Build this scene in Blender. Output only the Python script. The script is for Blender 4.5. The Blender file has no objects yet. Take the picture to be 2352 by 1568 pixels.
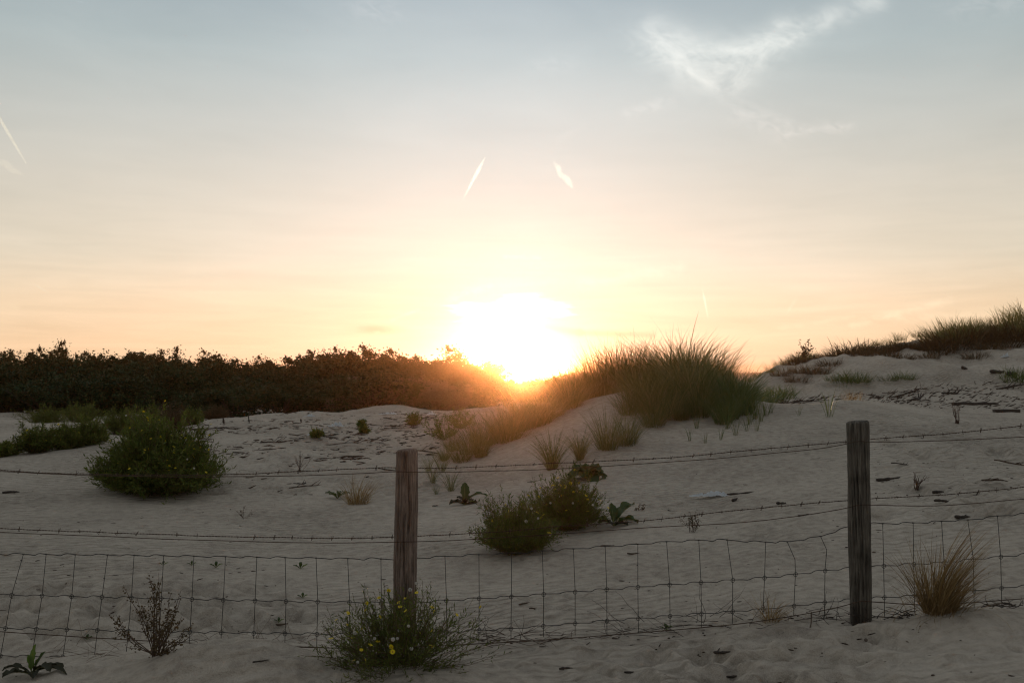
import bpy, math, random
import numpy as np
from mathutils import Vector, Matrix, Euler

R = math.radians
rng = np.random.default_rng(7)
random.seed(7)
scene = bpy.context.scene
COL = scene.collection

# ------------------------------------------------------------------ camera model
FPX = 2352 * 35.0 / 36.0          # focal length in photo units (photo taken as 2352 x 1568)
PITCH = math.atan(66 / FPX)
EYE = 1.35                        # eye height; ground near the fence lies about z = 0


def ray(u, v):
    x, y = (u - 1176) / FPX, (784 - v) / FPX
    c, s = math.cos(PITCH), math.sin(PITCH)
    d = np.array([x, c - y * s, s + y * c])
    return d / d[1]               # scaled so that y advances by 1 per metre of depth


# ------------------------------------------------------------------ noise
_tab = np.random.default_rng(3).random((256, 256))


def vnoise(x, y):
    xi, yi = np.floor(x).astype(int), np.floor(y).astype(int)
    fx, fy = x - xi, y - yi
    fx, fy = fx * fx * (3 - 2 * fx), fy * fy * (3 - 2 * fy)
    a = _tab[xi & 255, yi & 255]; b = _tab[(xi + 1) & 255, yi & 255]
    c = _tab[xi & 255, (yi + 1) & 255]; d = _tab[(xi + 1) & 255, (yi + 1) & 255]
    return (a + (b - a) * fx) * (1 - fy) + (c + (d - c) * fx) * fy - 0.5


def fbm(x, y, o=3):
    s, a = 0, 1.0
    for k in range(o):
        s = s + a * vnoise(x * 2 ** k + 17.3 * k, y * 2 ** k - 9.1 * k); a *= 0.5
    return s


# ------------------------------------------------------------------ terrain heights (relative to the eye), by bearing and depth
DEP = [2.5, 4.7, 6, 8, 10, 12, 14, 16, 19, 22, 26, 30, 34, 40, 60, 120]
TAB = {
    -500: [-1.36, -1.38, -1.36, -1.32, -1.20, -1.05, -1.12, -1.15, -1.15, -1.2, -1.4, -1.5, -1.6, -1.75, -1.9, -2.0],
    0:    [-1.37, -1.38, -1.36, -1.32, -1.20, -1.05, -1.12, -1.10, -1.12, -1.18, -1.4, -1.5, -1.6, -1.75, -1.9, -2.0],
    150:  [-1.36, -1.36, -1.35, -1.31, -1.24, -0.98, -0.98, -1.10, -1.14, -1.2, -1.4, -1.5, -1.6, -1.75, -1.9, -2.0],
    260:  [-1.35, -1.34, -1.34, -1.30, -1.22, -0.86, -0.90, -1.08, -1.14, -1.2, -1.4, -1.5, -1.6, -1.75, -1.9, -2.0],
    340:  [-1.34, -1.33, -1.34, -1.31, -1.24, -1.03, -1.05, -1.13, -1.14, -1.18, -1.35, -1.5, -1.6, -1.8, -1.9, -2.0],
    500:  [-1.34, -1.33, -1.36, -1.33, -1.24, -1.20, -1.17, -1.13, -1.08, -1.07, -1.30, -1.5, -1.7, -1.9, -1.9, -2.0],
    730:  [-1.34, -1.33, -1.36, -1.32, -1.26, -1.20, -1.17, -1.13, -1.08, -1.06, -1.10, -1.2, -1.6, -1.8, -1.9, -2.0],
    930:  [-1.33, -1.31, -1.33, -1.30, -1.24, -1.19, -1.15, -1.11, -1.07, -1.04, -1.05, -1.2, -1.6, -1.8, -1.9, -2.0],
    1060: [-1.33, -1.30, -1.31, -1.28, -1.21, -1.14, -1.06, -1.02, -1.02, -1.02, -1.04, -1.2, -1.5, -1.75, -1.9, -2.0],
    1180: [-1.32, -1.28, -1.29, -1.24, -1.14, -1.00, -0.83, -0.74, -0.86, -1.0, -1.05, -1.15, -1.4, -1.75, -1.9, -2.0],
    1350: [-1.31, -1.27, -1.27, -1.17, -1.00, -0.72, -0.38, -0.40, -0.78, -1.0, -1.1, -1.2, -1.4, -1.7, -1.9, -2.0],
    1480: [-1.30, -1.26, -1.23, -1.13, -0.96, -0.68, -0.22, -0.22, -0.65, -0.95, -1.05, -1.15, -1.3, -1.6, -1.8, -2.0],
    1620: [-1.29, -1.24, -1.20, -1.10, -0.92, -0.64, -0.22, -0.20, -0.60, -0.85, -0.9, -0.9, -1.1, -1.5, -1.8, -2.0],
    1720: [-1.27, -1.20, -1.16, -1.05, -0.86, -0.60, -0.42, -0.50, -0.70, -0.78, -0.45, -0.15, -0.4, -1.2, -1.7, -2.0],
    1800: [-1.25, -1.18, -1.13, -1.00, -0.81, -0.58, -0.47, -0.66, -0.74, -0.64, -0.2, 0.10, -0.1, -1.0, -1.6, -2.0],
    2000: [-1.24, -1.20, -1.10, -0.95, -0.75, -0.56, -0.43, -0.60, -0.56, -0.42, 0.15, 0.66, 0.5, -0.3, -1.4, -2.0],
    2200: [-1.23, -1.15, -1.05, -0.93, -0.79, -0.64, -0.56, -0.76, -0.68, -0.50, 0.28, 1.10, 1.0, 0.1, -1.0, -2.0],
    2352: [-1.22, -1.13, -1.03, -0.92, -0.80, -0.67, -0.62, -0.82, -0.74, -0.48, 0.36, 1.44, 1.4, 0.3, -0.9, -2.0],
    2800: [-1.20, -1.10, -1.00, -0.90, -0.78, -0.65, -0.60, -0.80, -0.70, -0.40, 0.40, 1.50, 1.6, 0.8, -0.6, -2.0],
}
_us = np.array(sorted(TAB)); _T = np.array([TAB[k] for k in _us])
GU = np.arange(-500, 2801, 20.0); GL = np.linspace(math.log(2.5), math.log(120), 260)
_lin = np.array([[0.0] * len(GL)] * len(_us))
for i in range(len(_us)):
    _lin[i] = np.interp(GL, np.log(DEP), _T[i])
GZ = np.array([np.interp(GU, _us, _lin[:, j]) for j in range(len(GL))]).T


def _blur(a, s, axis):
    r = int(3 * s) + 1
    k = np.exp(-0.5 * (np.arange(-r, r + 1) / s) ** 2); k /= k.sum()
    p = [(0, 0), (0, 0)]; p[axis] = (r, r)
    b = np.pad(a, p, mode='edge')
    return np.apply_along_axis(lambda m: np.convolve(m, k, 'valid'), axis, b)


GZ = _blur(_blur(GZ, 2.2, 0), 3.2, 1)

MOUNDS = []                        # (x, y, rx, ry, height): drifts of blown sand


def add_mound(u, d, rx, ry, h):
    MOUNDS.append(((u - 1176) / FPX * d, d, rx, ry, h))


add_mound(545, 4.34, 0.42, 0.24, 0.165)
add_mound(900, 4.15, 0.45, 0.25, 0.05)
add_mound(2215, 4.40, 0.30, 0.24, 0.085)
add_mound(2100, 3.75, 0.7, 0.4, 0.04)
add_mound(1400, 3.8, 0.9, 0.25, 0.03)
add_mound(430, 10.9, 0.8, 0.6, 0.16)
add_mound(870, 9.0, 0.35, 0.3, 0.06)
add_mound(1960, 13.6, 0.35, 0.35, 0.06)
add_mound(1250, 7.9, 0.5, 0.45, 0.05)
add_mound(1410, 7.8, 0.35, 0.3, 0.04)
PITS = []
for _ in range(420):
    d = 3.6 + 5.5 * rng.random() ** 1.3
    PITS.append(((rng.random() * 2700 - 200 - 1176) / FPX * d, d, 0.025 + 0.05 * rng.random(), 0.006 + 0.012 * rng.random()))
for _ in range(160):
    u = 2000 + 500 * rng.random(); d = 6.5 + 6 * rng.random()
    PITS.append(((u - 1176) / FPX * d, d, 0.07 + 0.08 * rng.random(), 0.012 + 0.02 * rng.random()))
for _ in range(150):
    u = 1350 + 700 * rng.random(); d = 3.3 + 1.2 * rng.random()
    PITS.append(((u - 1176) / FPX * d, d, 0.04 + 0.06 * rng.random(), 0.01 + 0.016 * rng.random()))
for _ in range(260):
    u = 440 + 600 * rng.random(); d = 10 + 13 * rng.random()
    PITS.append(((u - 1176) / FPX * d, d, 0.07 + 0.13 * rng.random(), 0.015 + 0.035 * rng.random()))
for _ in range(120):
    u = -100 + 800 * rng.random(); d = 5.0 + 1.3 * rng.random()
    PITS.append(((u - 1176) / FPX * d, d, 0.05 + 0.09 * rng.random(), 0.016 + 0.026 * rng.random()))


def gz(x, y, detail=True):
    """ground height at world x, y (arrays)"""
    x = np.atleast_1d(np.asarray(x, float)); y = np.atleast_1d(np.asarray(y, float))
    yy = np.maximum(y, 2.5)
    u = np.clip(1176 + FPX * x / yy, -500, 2799.9)
    r = np.clip(np.log(yy), GL[0], GL[-1] - 1e-6)
    iu = (u - GU[0]) / 20.0; il = (r - GL[0]) / (GL[1] - GL[0])
    a, b = iu.astype(int), il.astype(int)
    a = np.clip(a, 0, len(GU) - 2); b = np.clip(b, 0, len(GL) - 2)
    fa, fb = iu - a, il - b
    z = (GZ[a, b] * (1 - fa) + GZ[a + 1, b] * fa) * (1 - fb) + (GZ[a, b + 1] * (1 - fa) + GZ[a + 1, b + 1] * fa) * fb
    for (mx, my, rx, ry, h) in MOUNDS:
        z = z + h * np.exp(-((x - mx) / rx) ** 2 - ((y - my) / ry) ** 2)
    z = z + 0.07 * fbm(x * 0.55 + 3, y * 0.55, 2) * np.clip(yy / 12, 0.5, 2.0)
    z = z + np.where(x > 0, 0.34, 0.20) * fbm(x * 0.6 + 30, y * 0.5, 4) * np.clip((yy - 17) / 6, 0, 1)
    z = z + 0.17 * fbm(x * 1.7 + 7, y * 1.3, 3) * np.clip((yy - 19) / 5, 0, 1) * (x > 3)
    if detail:
        z = z + 0.022 * fbm(x * 2.6, y * 2.6, 3) + 0.014 * fbm(x * 8, y * 8, 2) * np.clip(16 / yy, 0, 1)
        for (px, py, pr, ph) in PITS:
            m = (np.abs(x - px) < 3 * pr) & (np.abs(y - py) < 3 * pr)
            if m.any():
                q = ((x[m] - px) ** 2 + ((y[m] - py) * 1.2) ** 2) / pr ** 2
                z[m] += 1.4 * ph * (-1.25 * np.exp(-q) + 0.55 * np.exp(-(np.sqrt(q) - 1.25) ** 2 * 4))
    # unseen dune added behind the viewer to shade the foreground sand
    shade_dune = np.clip((-y - 1.6) / 7.5, 0, 1)
    z = z + 4.1 * shade_dune * shade_dune * (3 - 2 * shade_dune) * np.clip((60 + y) / 20, 0, 1)
    return z + EYE


def g1(x, y):
    return float(gz(x, y)[0])


_tt = np.geomspace(2.6, 75, 5000)


def at(u, v):
    """the ground point seen at photo position u, v"""
    d = ray(u, v)
    z = EYE + d[2] * _tt; g = gz(d[0] * _tt, _tt)
    k = np.argmax(z < g)
    if not (z < g).any():
        k = len(_tt) - 1
    y = _tt[k]
    return Vector((d[0] * y, y, g[k]))


def pos(u, d, dz=0.0):
    x = (u - 1176) / FPX * d
    return Vector((x, d, g1(x, d) + dz))


def air(u, v, d):
    r = ray(u, v)
    return Vector((r[0] * d, d, EYE + r[2] * d))


# ------------------------------------------------------------------ mesh helpers
class MB:
    def __init__(self):
        self.V, self.F, self.n = [], [], 0

    def add(self, V, F, mi=0):
        V = np.asarray(V, float).reshape(-1, 3)
        for f in (F if isinstance(F, list) else [F]):
            self.F.append((np.asarray(f, int) + self.n, mi))
        self.V.append(V); self.n += len(V)

    def tube(self, P, r, sides=5, mi=0, cap=True):
        P = np.asarray(P, float); k = len(P)
        r = np.broadcast_to(np.asarray(r, float), (k,))
        T = np.gradient(P, axis=0); T /= np.linalg.norm(T, axis=1)[:, None] + 1e-12
        ref = np.array([0.31, 0.17, 0.93]) if abs(T[0] @ np.array([0.31, 0.17, 0.93])) < 0.9 else np.array([1, 0.1, 0])
        A = np.cross(T, ref); A /= np.linalg.norm(A, axis=1)[:, None] + 1e-12
        B = np.cross(T, A)
        a = np.arange(sides) * 2 * math.pi / sides
        V = P[:, None] + r[:, None, None] * (np.cos(a)[None, :, None] * A[:, None] + np.sin(a)[None, :, None] * B[:, None])
        i, j = np.meshgrid(np.arange(k - 1), np.arange(sides), indexing='ij'); j2 = (j + 1) % sides
        F = np.stack([i * sides + j, i * sides + j2, (i + 1) * sides + j2, (i + 1) * sides + j], -1).reshape(-1, 4)
        Fs = [F]
        if cap and sides >= 3:
            Fs.append(np.arange(sides)[::-1][None]); Fs.append((np.arange(sides) + (k - 1) * sides)[None])
        self.add(V, Fs, mi)

    def rhombs(self, C, D, N, L, W, mi=0):
        """leaf-shaped faces: centre C, direction D, side N"""
        L = np.broadcast_to(L, (len(C),))[:, None]; W = np.broadcast_to(W, (len(C),))[:, None]
        V = np.stack([C - D * L / 2, C - D * L * 0.05 + N * W / 2, C + D * L / 2, C - D * L * 0.05 - N * W / 2], 1)
        self.add(V, np.arange(len(C) * 4).reshape(-1, 4), mi)

    def build(self, name, mats, parent=None, smooth=False):
        me = bpy.data.meshes.new(name)
        V = np.concatenate(self.V)
        me.vertices.add(len(V)); me.vertices.foreach_set('co', V.astype(np.float32).ravel())
        li = np.concatenate([f.ravel() for f, _ in self.F])
        tot = np.concatenate([np.full(len(f), f.shape[1]) for f, _ in self.F])
        mi = np.concatenate([np.full(len(f), m) for f, m in self.F])
        st = np.concatenate([[0], np.cumsum(tot)[:-1]])
        me.loops.add(len(li)); me.loops.foreach_set('vertex_index', li.astype(np.int32))
        me.polygons.add(len(tot))
        me.polygons.foreach_set('loop_start', st.astype(np.int32))
        me.polygons.foreach_set('loop_total', tot.astype(np.int32))
        me.polygons.foreach_set('material_index', mi.astype(np.int32))
        if smooth:
            me.polygons.foreach_set('use_smooth', np.ones(len(tot), bool))
        me.update(calc_edges=True)
        for m in (mats if isinstance(mats, (list, tuple)) else [mats]):
            me.materials.append(m)
        o = bpy.data.objects.new(name, me); COL.objects.link(o)
        if parent is not None:
            o.parent = parent
        return o


def tag(o, label=None, cat=None, group=None, kind=None):
    for k, v in (('label', label), ('category', cat), ('group', group), ('kind', kind)):
        if v:
            o[k] = v
    return o


def empty(name, loc=(0, 0, 0), rz=0.0, sc=1.0):
    o = bpy.data.objects.new(name, None); COL.objects.link(o)
    o.empty_display_size = 0.1
    o.location = loc; o.rotation_euler = (0, 0, rz)
    o.scale = (sc, sc, sc) if np.isscalar(sc) else sc
    return o


def copy_tree(o, parent=None):
    c = o.copy(); COL.objects.link(c)
    if parent is not None:
        c.parent = parent
    for ch in list(o.children):
        copy_tree(ch, c)
    return c


class Kind:
    """a prototype that is used once itself and then copied"""
    def __init__(self, make):
        self.make, self.proto, self.used = make, None, False

    def place(self, loc, rz=0.0, sc=1.0, label=None, cat=None, group=None, tilt=(0, 0)):
        if self.proto is None:
            self.proto = self.make()
        if not self.used:
            o = self.proto; self.used = True
        else:
            o = copy_tree(self.proto)
        o.location = loc; o.rotation_euler = (tilt[0], tilt[1], rz)
        o.scale = (sc, sc, sc) if np.isscalar(sc) else sc
        for k in ('label', 'category', 'group'):
            if k in o:
                del o[k]
        return tag(o, label, cat, group)


# ------------------------------------------------------------------ materials
def newmat(name):
    m = bpy.data.materials.new(name); m.use_nodes = True
    nt = m.node_tree; nt.nodes.clear()
    out = nt.nodes.new('ShaderNodeOutputMaterial')
    return m, nt, nt.nodes.new, nt.links.new, out


def ramp(new, link, fac, stops):
    r = new('ShaderNodeValToRGB'); e = r.color_ramp.elements
    while len(e) < len(stops):
        e.new(0.5)
    for k, (p, c) in enumerate(stops):
        e[k].position = p; e[k].color = (*c, 1)
    link(fac, r.inputs[0])
    return r.outputs[0]


def foliage(name, cols, trans=0.35, rough=0.6, tint=(1.15, 1.1, 0.7), spec=0.25):
    m, nt, new, link, out = newmat(name)
    geo = new('ShaderNodeNewGeometry'); oi = new('ShaderNodeObjectInfo')
    a = new('ShaderNodeMath'); a.operation = 'MULTIPLY_ADD'
    link(oi.outputs['Random'], a.inputs[0]); a.inputs[1].default_value = 0.35; link(geo.outputs['Random Per Island'], a.inputs[2])
    b = new('ShaderNodeMath'); b.operation = 'DIVIDE'; link(a.outputs[0], b.inputs[0]); b.inputs[1].default_value = 1.35
    n = len(cols)
    c = ramp(new, link, b.outputs[0], [(k / (n - 1), cols[k]) for k in range(n)])
    p = new('ShaderNodeBsdfPrincipled'); link(c, p.inputs['Base Color']); p.inputs['Roughness'].default_value = rough
    p.inputs['Specular IOR Level'].default_value = spec
    mu = new('ShaderNodeMix'); mu.data_type = 'RGBA'; mu.blend_type = 'MULTIPLY'; mu.inputs[0].default_value = 1
    link(c, mu.inputs[6]); mu.inputs[7].default_value = (*tint, 1)
    t = new('ShaderNodeBsdfTranslucent'); link(mu.outputs[2], t.inputs[0])
    mx = new('ShaderNodeMixShader'); mx.inputs[0].default_value = trans
    link(p.outputs[0], mx.inputs[1]); link(t.outputs[0], mx.inputs[2]); link(mx.outputs[0], out.inputs[0])
    return m


def plain(name, c1, c2, scale=40.0, rough=0.8, bump=0.0, stretch=(1, 1, 1), metallic=0.0):
    m, nt, new, link, out = newmat(name)
    tc = new('ShaderNodeTexCoord'); mp = new('ShaderNodeMapping'); mp.inputs[3].default_value = stretch
    link(tc.outputs['Object'], mp.inputs[0])
    n = new('ShaderNodeTexNoise'); n.inputs['Scale'].default_value = scale; n.inputs['Detail'].default_value = 6
    link(mp.outputs[0], n.inputs[0])
    c = ramp(new, link, n.outputs[0], [(0.3, c1), (0.7, c2)])
    p = new('ShaderNodeBsdfPrincipled'); link(c, p.inputs['Base Color'])
    p.inputs['Roughness'].default_value = rough; p.inputs['Metallic'].default_value = metallic
    if bump:
        b = new('ShaderNodeBump'); b.inputs['Strength'].default_value = bump; b.inputs['Distance'].default_value = 0.004
        link(n.outputs[0], b.inputs['Height']); link(b.outputs[0], p.inputs['Normal'])
    link(p.outputs[0], out.inputs[0])
    return m


def sand_mat():
    m, nt, new, link, out = newmat('dune_sand')
    tc = new('ShaderNodeTexCoord')
    def noise(sc, det=4, vec=None, rough=0.55):
        n = new('ShaderNodeTexNoise'); n.inputs['Scale'].default_value = sc; n.inputs['Detail'].default_value = det
        n.inputs['Roughness'].default_value = rough
        link(vec or tc.outputs['Object'], n.inputs[0]); return n.outputs[0]
    def mth(op, a, b):
        q = new('ShaderNodeMath'); q.operation = op
        for s, x in ((0, a), (1, b)):
            if isinstance(x, (int, float)):
                q.inputs[s].default_value = x
            else:
                link(x, q.inputs[s])
        return q.outputs[0]
    big = noise(0.8, 5); fine = noise(260, 2); mid = noise(14, 6, rough=0.65)
    col = ramp(new, link, mth('ADD', mth('MULTIPLY', big, 0.30), mth('ADD', mth('MULTIPLY', mid, 0.42), mth('MULTIPLY', fine, 0.28))),
               [(0.36, (0.226, 0.197, 0.163)), (0.5, (0.416, 0.366, 0.304)), (0.64, (0.548, 0.490, 0.412))])
    # dark crumbs of plant matter lying in the sand
    v = new('ShaderNodeTexVoronoi'); v.inputs['Scale'].default_value = 9; link(tc.outputs['Object'], v.inputs['Vector'])
    v.feature = 'F1'
    crumb = mth('LESS_THAN', v.outputs['Distance'], mth('MULTIPLY', mth('GREATER_THAN', noise(2.3, 3), 0.52), 0.075))
    mx = new('ShaderNodeMix'); mx.data_type = 'RGBA'; link(mth('MULTIPLY', crumb, 0.75), mx.inputs[0])
    link(col, mx.inputs[6]); mx.inputs[7].default_value = (0.07, 0.05, 0.035, 1)
    # wind ripples, in patches
    mp = new('ShaderNodeMapping'); mp.inputs[2].default_value = (0, 0, R(-12)); link(tc.outputs['Object'], mp.inputs[0])
    w = new('ShaderNodeTexWave'); w.wave_type = 'BANDS'; w.bands_direction = 'Y'; w.inputs['Scale'].default_value = 3.9
    w.inputs['Distortion'].default_value = 3.5; w.inputs['Detail'].default_value = 3; w.inputs['Detail Scale'].default_value = 0.8
    link(mp.outputs[0], w.inputs[0])
    pm = new('ShaderNodeMapRange'); link(noise(0.33, 2), pm.inputs[0]); pm.inputs[1].default_value = 0.40; pm.inputs[2].default_value = 0.58
    rip = mth('MULTIPLY', mth('MULTIPLY', w.outputs['Fac'], 0.028), mth('ADD', mth('MULTIPLY', pm.outputs[0], 0.9), 0.1))
    lump = new('ShaderNodeTexVoronoi'); lump.inputs['Scale'].default_value = 5.5; lump.feature = 'SMOOTH_F1'
    link(tc.outputs['Object'], lump.inputs['Vector'])
    h = mth('ADD', rip, mth('ADD', mth('MULTIPLY', mid, 0.042), mth('ADD', mth('MULTIPLY', fine, 0.0040), mth('MULTIPLY', lump.outputs['Distance'], 0.018))))
    h = mth('ADD', h, mth('MULTIPLY', crumb, 0.006))
    b = new('ShaderNodeBump'); b.inputs['Strength'].default_value = 1.0; b.inputs['Distance'].default_value = 1.0
    link(h, b.inputs['Height'])
    p = new('ShaderNodeBsdfPrincipled'); link(mx.outputs[2], p.inputs['Base Color']); p.inputs['Roughness'].default_value = 0.95
    p.inputs['Specular IOR Level'].default_value = 0.1
    link(b.outputs[0], p.inputs['Normal']); link(p.outputs[0], out.inputs[0])
    return m


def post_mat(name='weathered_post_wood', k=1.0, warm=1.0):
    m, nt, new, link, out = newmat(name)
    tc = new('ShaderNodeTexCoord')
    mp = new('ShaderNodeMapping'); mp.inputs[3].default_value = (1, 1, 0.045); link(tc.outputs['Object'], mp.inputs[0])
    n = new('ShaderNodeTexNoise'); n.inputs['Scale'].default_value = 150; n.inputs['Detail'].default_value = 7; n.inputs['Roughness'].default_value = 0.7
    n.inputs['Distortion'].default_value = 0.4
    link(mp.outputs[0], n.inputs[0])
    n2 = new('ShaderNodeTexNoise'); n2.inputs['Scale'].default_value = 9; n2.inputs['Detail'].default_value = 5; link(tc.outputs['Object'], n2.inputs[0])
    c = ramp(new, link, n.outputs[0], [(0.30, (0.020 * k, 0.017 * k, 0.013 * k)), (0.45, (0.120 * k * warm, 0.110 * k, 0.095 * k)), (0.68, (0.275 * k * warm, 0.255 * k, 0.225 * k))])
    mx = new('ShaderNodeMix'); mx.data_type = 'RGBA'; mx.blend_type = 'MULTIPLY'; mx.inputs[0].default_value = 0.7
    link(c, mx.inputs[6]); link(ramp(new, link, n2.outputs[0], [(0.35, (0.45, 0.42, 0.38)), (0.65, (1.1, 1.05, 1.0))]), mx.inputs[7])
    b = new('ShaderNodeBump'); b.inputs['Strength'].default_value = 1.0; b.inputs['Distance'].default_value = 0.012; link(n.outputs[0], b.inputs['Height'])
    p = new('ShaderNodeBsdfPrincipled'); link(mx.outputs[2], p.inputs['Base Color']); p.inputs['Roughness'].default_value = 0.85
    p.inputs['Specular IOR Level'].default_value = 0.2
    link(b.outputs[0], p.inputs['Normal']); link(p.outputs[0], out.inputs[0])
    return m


M = {
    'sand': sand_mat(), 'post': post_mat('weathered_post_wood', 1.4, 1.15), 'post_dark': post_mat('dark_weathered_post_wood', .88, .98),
    'steel': plain('galvanised_wire', (0.030, 0.030, 0.028), (0.085, 0.082, 0.075), 60, 0.55, metallic=0.5),
    'rust': plain('rusty_wire', (0.035, 0.023, 0.015), (0.10, 0.058, 0.034), 90, 0.7, metallic=0.3),
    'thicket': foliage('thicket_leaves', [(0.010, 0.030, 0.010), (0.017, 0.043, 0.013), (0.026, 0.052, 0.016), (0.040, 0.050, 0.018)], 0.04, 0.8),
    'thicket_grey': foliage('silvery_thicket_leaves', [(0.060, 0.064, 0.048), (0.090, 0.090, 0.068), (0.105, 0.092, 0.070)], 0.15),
    'bark': plain('scrub_bark', (0.03, 0.022, 0.016), (0.08, 0.06, 0.045), 30),
    'marram': foliage('marram_blades', [(0.055, 0.080, 0.024), (0.110, 0.128, 0.042), (0.190, 0.170, 0.070), (0.380, 0.300, 0.160)], 0.28, 0.5),
    'marram_green': foliage('green_marram_blades', [(0.040, 0.075, 0.022), (0.075, 0.118, 0.035), (0.120, 0.145, 0.050), (0.20, 0.19, 0.08)], 0.25, 0.45),
    'straw': foliage('straw_blades', [(0.110, 0.072, 0.032), (0.190, 0.125, 0.060), (0.280, 0.190, 0.095), (0.450, 0.360, 0.230)], 0.35, 0.5),
    'brown_mat': foliage('withered_blades', [(0.050, 0.035, 0.020), (0.085, 0.060, 0.032), (0.120, 0.085, 0.045)], 0.25, 0.7),
    'ragwort': foliage('ragwort_foliage', [(0.052, 0.080, 0.015), (0.090, 0.125, 0.024), (0.130, 0.160, 0.034), (0.180, 0.170, 0.050)], 0.35),
    'ragwort_stem': foliage('ragwort_stems', [(0.060, 0.055, 0.025), (0.110, 0.075, 0.040), (0.170, 0.110, 0.065)], 0.1),
    'petal': foliage('yellow_petals', [(0.66, 0.52, 0.015), (0.82, 0.68, 0.03)], 0.3, 0.6, (1.1, 1, 0.5)),
    'disc': plain('flower_discs', (0.35, 0.20, 0.01), (0.5, 0.30, 0.02), 400),
    'pappus': foliage('white_seed_down', [(0.62, 0.60, 0.55), (0.80, 0.78, 0.74)], 0.45, 0.9, (1, 1, 1)),
    'broadleaf': foliage('broad_leaves', [(0.030, 0.055, 0.014), (0.055, 0.090, 0.022)], 0.3, 0.42, spec=0.4),
    'broadleaf_light': foliage('young_broad_leaves', [(0.085, 0.150, 0.030), (0.120, 0.190, 0.040)], 0.4, 0.42, spec=0.4),
    'broadleaf_dark': foliage('withered_broad_leaves', [(0.018, 0.022, 0.010), (0.035, 0.034, 0.016)], 0.15, 0.6),
    'rib': foliage('leaf_ribs', [(0.22, 0.24, 0.10), (0.28, 0.28, 0.13)], 0.2),
    'dock': foliage('dry_dock_seed', [(0.048, 0.036, 0.018), (0.095, 0.068, 0.034), (0.165, 0.115, 0.062)], 0.2, 0.8),
    'dock_stem': plain('dry_dock_stem', (0.05, 0.028, 0.018), (0.11, 0.062, 0.04), 60),
    'drift': plain('dark_driftwood', (0.018, 0.014, 0.011), (0.060, 0.046, 0.036), 45, 0.85, 0.6),
    'drift_brown': plain('brown_driftwood', (0.045, 0.030, 0.020), (0.110, 0.076, 0.052), 45, 0.85, 0.6),
    'twig': plain('bleached_twig', (0.10, 0.075, 0.055), (0.24, 0.19, 0.14), 60, 0.85),
    'litter': foliage('strewn_twigs', [(0.020, 0.014, 0.010), (0.045, 0.030, 0.020), (0.085, 0.055, 0.038)], 0.0, 0.85),
    'scrap': foliage('white_plastic_film', [(0.60, 0.64, 0.66), (0.70, 0.73, 0.75)], 0.4, 0.35, (1, 1, 1), 0.5),
}

# ------------------------------------------------------------------ the ground: one sheet out to the horizon
def build_ground():
    front = np.arange(-48, 48.01, 0.16)
    rest = np.arange(50, 310.1, 2.0)
    ang = np.radians(np.concatenate([front, rest]))
    rad = np.concatenate([np.geomspace(0.4, 2.6, 22)[:-1], np.geomspace(2.6, 32, 360)[:-1], np.geomspace(32, 900, 95)])
    A, Rr = np.meshgrid(ang, rad)
    X, Y = np.sin(A) * Rr, np.cos(A) * Rr
    Z = gz(X.ravel(), Y.ravel()).reshape(X.shape)
    nr, na = X.shape
    i, j = np.meshgrid(np.arange(nr - 1), np.arange(na), indexing='ij'); j2 = (j + 1) % na
    F = np.stack([i * na + j, (i + 1) * na + j, (i + 1) * na + j2, i * na + j2], -1).reshape(-1, 4)[:, ::-1]
    b = MB(); b.add(np.stack([X, Y, Z], -1), F)
    c = len(X.ravel()); b.add([[0, 0, Z[0].mean()]], np.stack([np.full(na, 0), np.zeros(na, int) , np.zeros(na, int)], -1)[:0].reshape(0, 3))
    fan = np.stack([np.full(na, c), np.arange(na), (np.arange(na) + 1) % na], -1)[:, ::-1]
    b.F.append((fan, 0))
    o = b.build('sand', M['sand'], smooth=True)
    tag(o, kind='structure')


build_ground()

# ------------------------------------------------------------------ the fence
DF = 4.70
fence = empty('wire_fence', pos(1440, DF))
tag(fence, 'low fence of two grey wooden posts, barbed strands and square sheep netting across the sand', 'fence')
FO = Vector(fence.location)


def smooth_line(pts, n):
    """through photo points at a depth -> smooth 3D polyline"""
    pts = np.array(pts, float); t = np.concatenate([[0], np.cumsum(np.hypot(*np.diff(pts, axis=0).T))])
    s = np.linspace(0, t[-1], n)
    m = np.gradient(pts, t, axis=0)
    k = np.clip(np.searchsorted(t, s, 'right') - 1, 0, len(t) - 2)
    h = (t[k + 1] - t[k]); q = ((s - t[k]) / h)[:, None]; h = h[:, None]
    return ((1 + 2 * q) * (1 - q) ** 2 * pts[k] + q * (1 - q) ** 2 * h * m[k] + q * q * (3 - 2 * q) * pts[k + 1] + q * q * (q - 1) * h * m[k + 1])


def line3(pts, n, d):
    return np.array([air(u, v, d) for u, v in smooth_line(pts, n)]) - np.array(FO)


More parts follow.
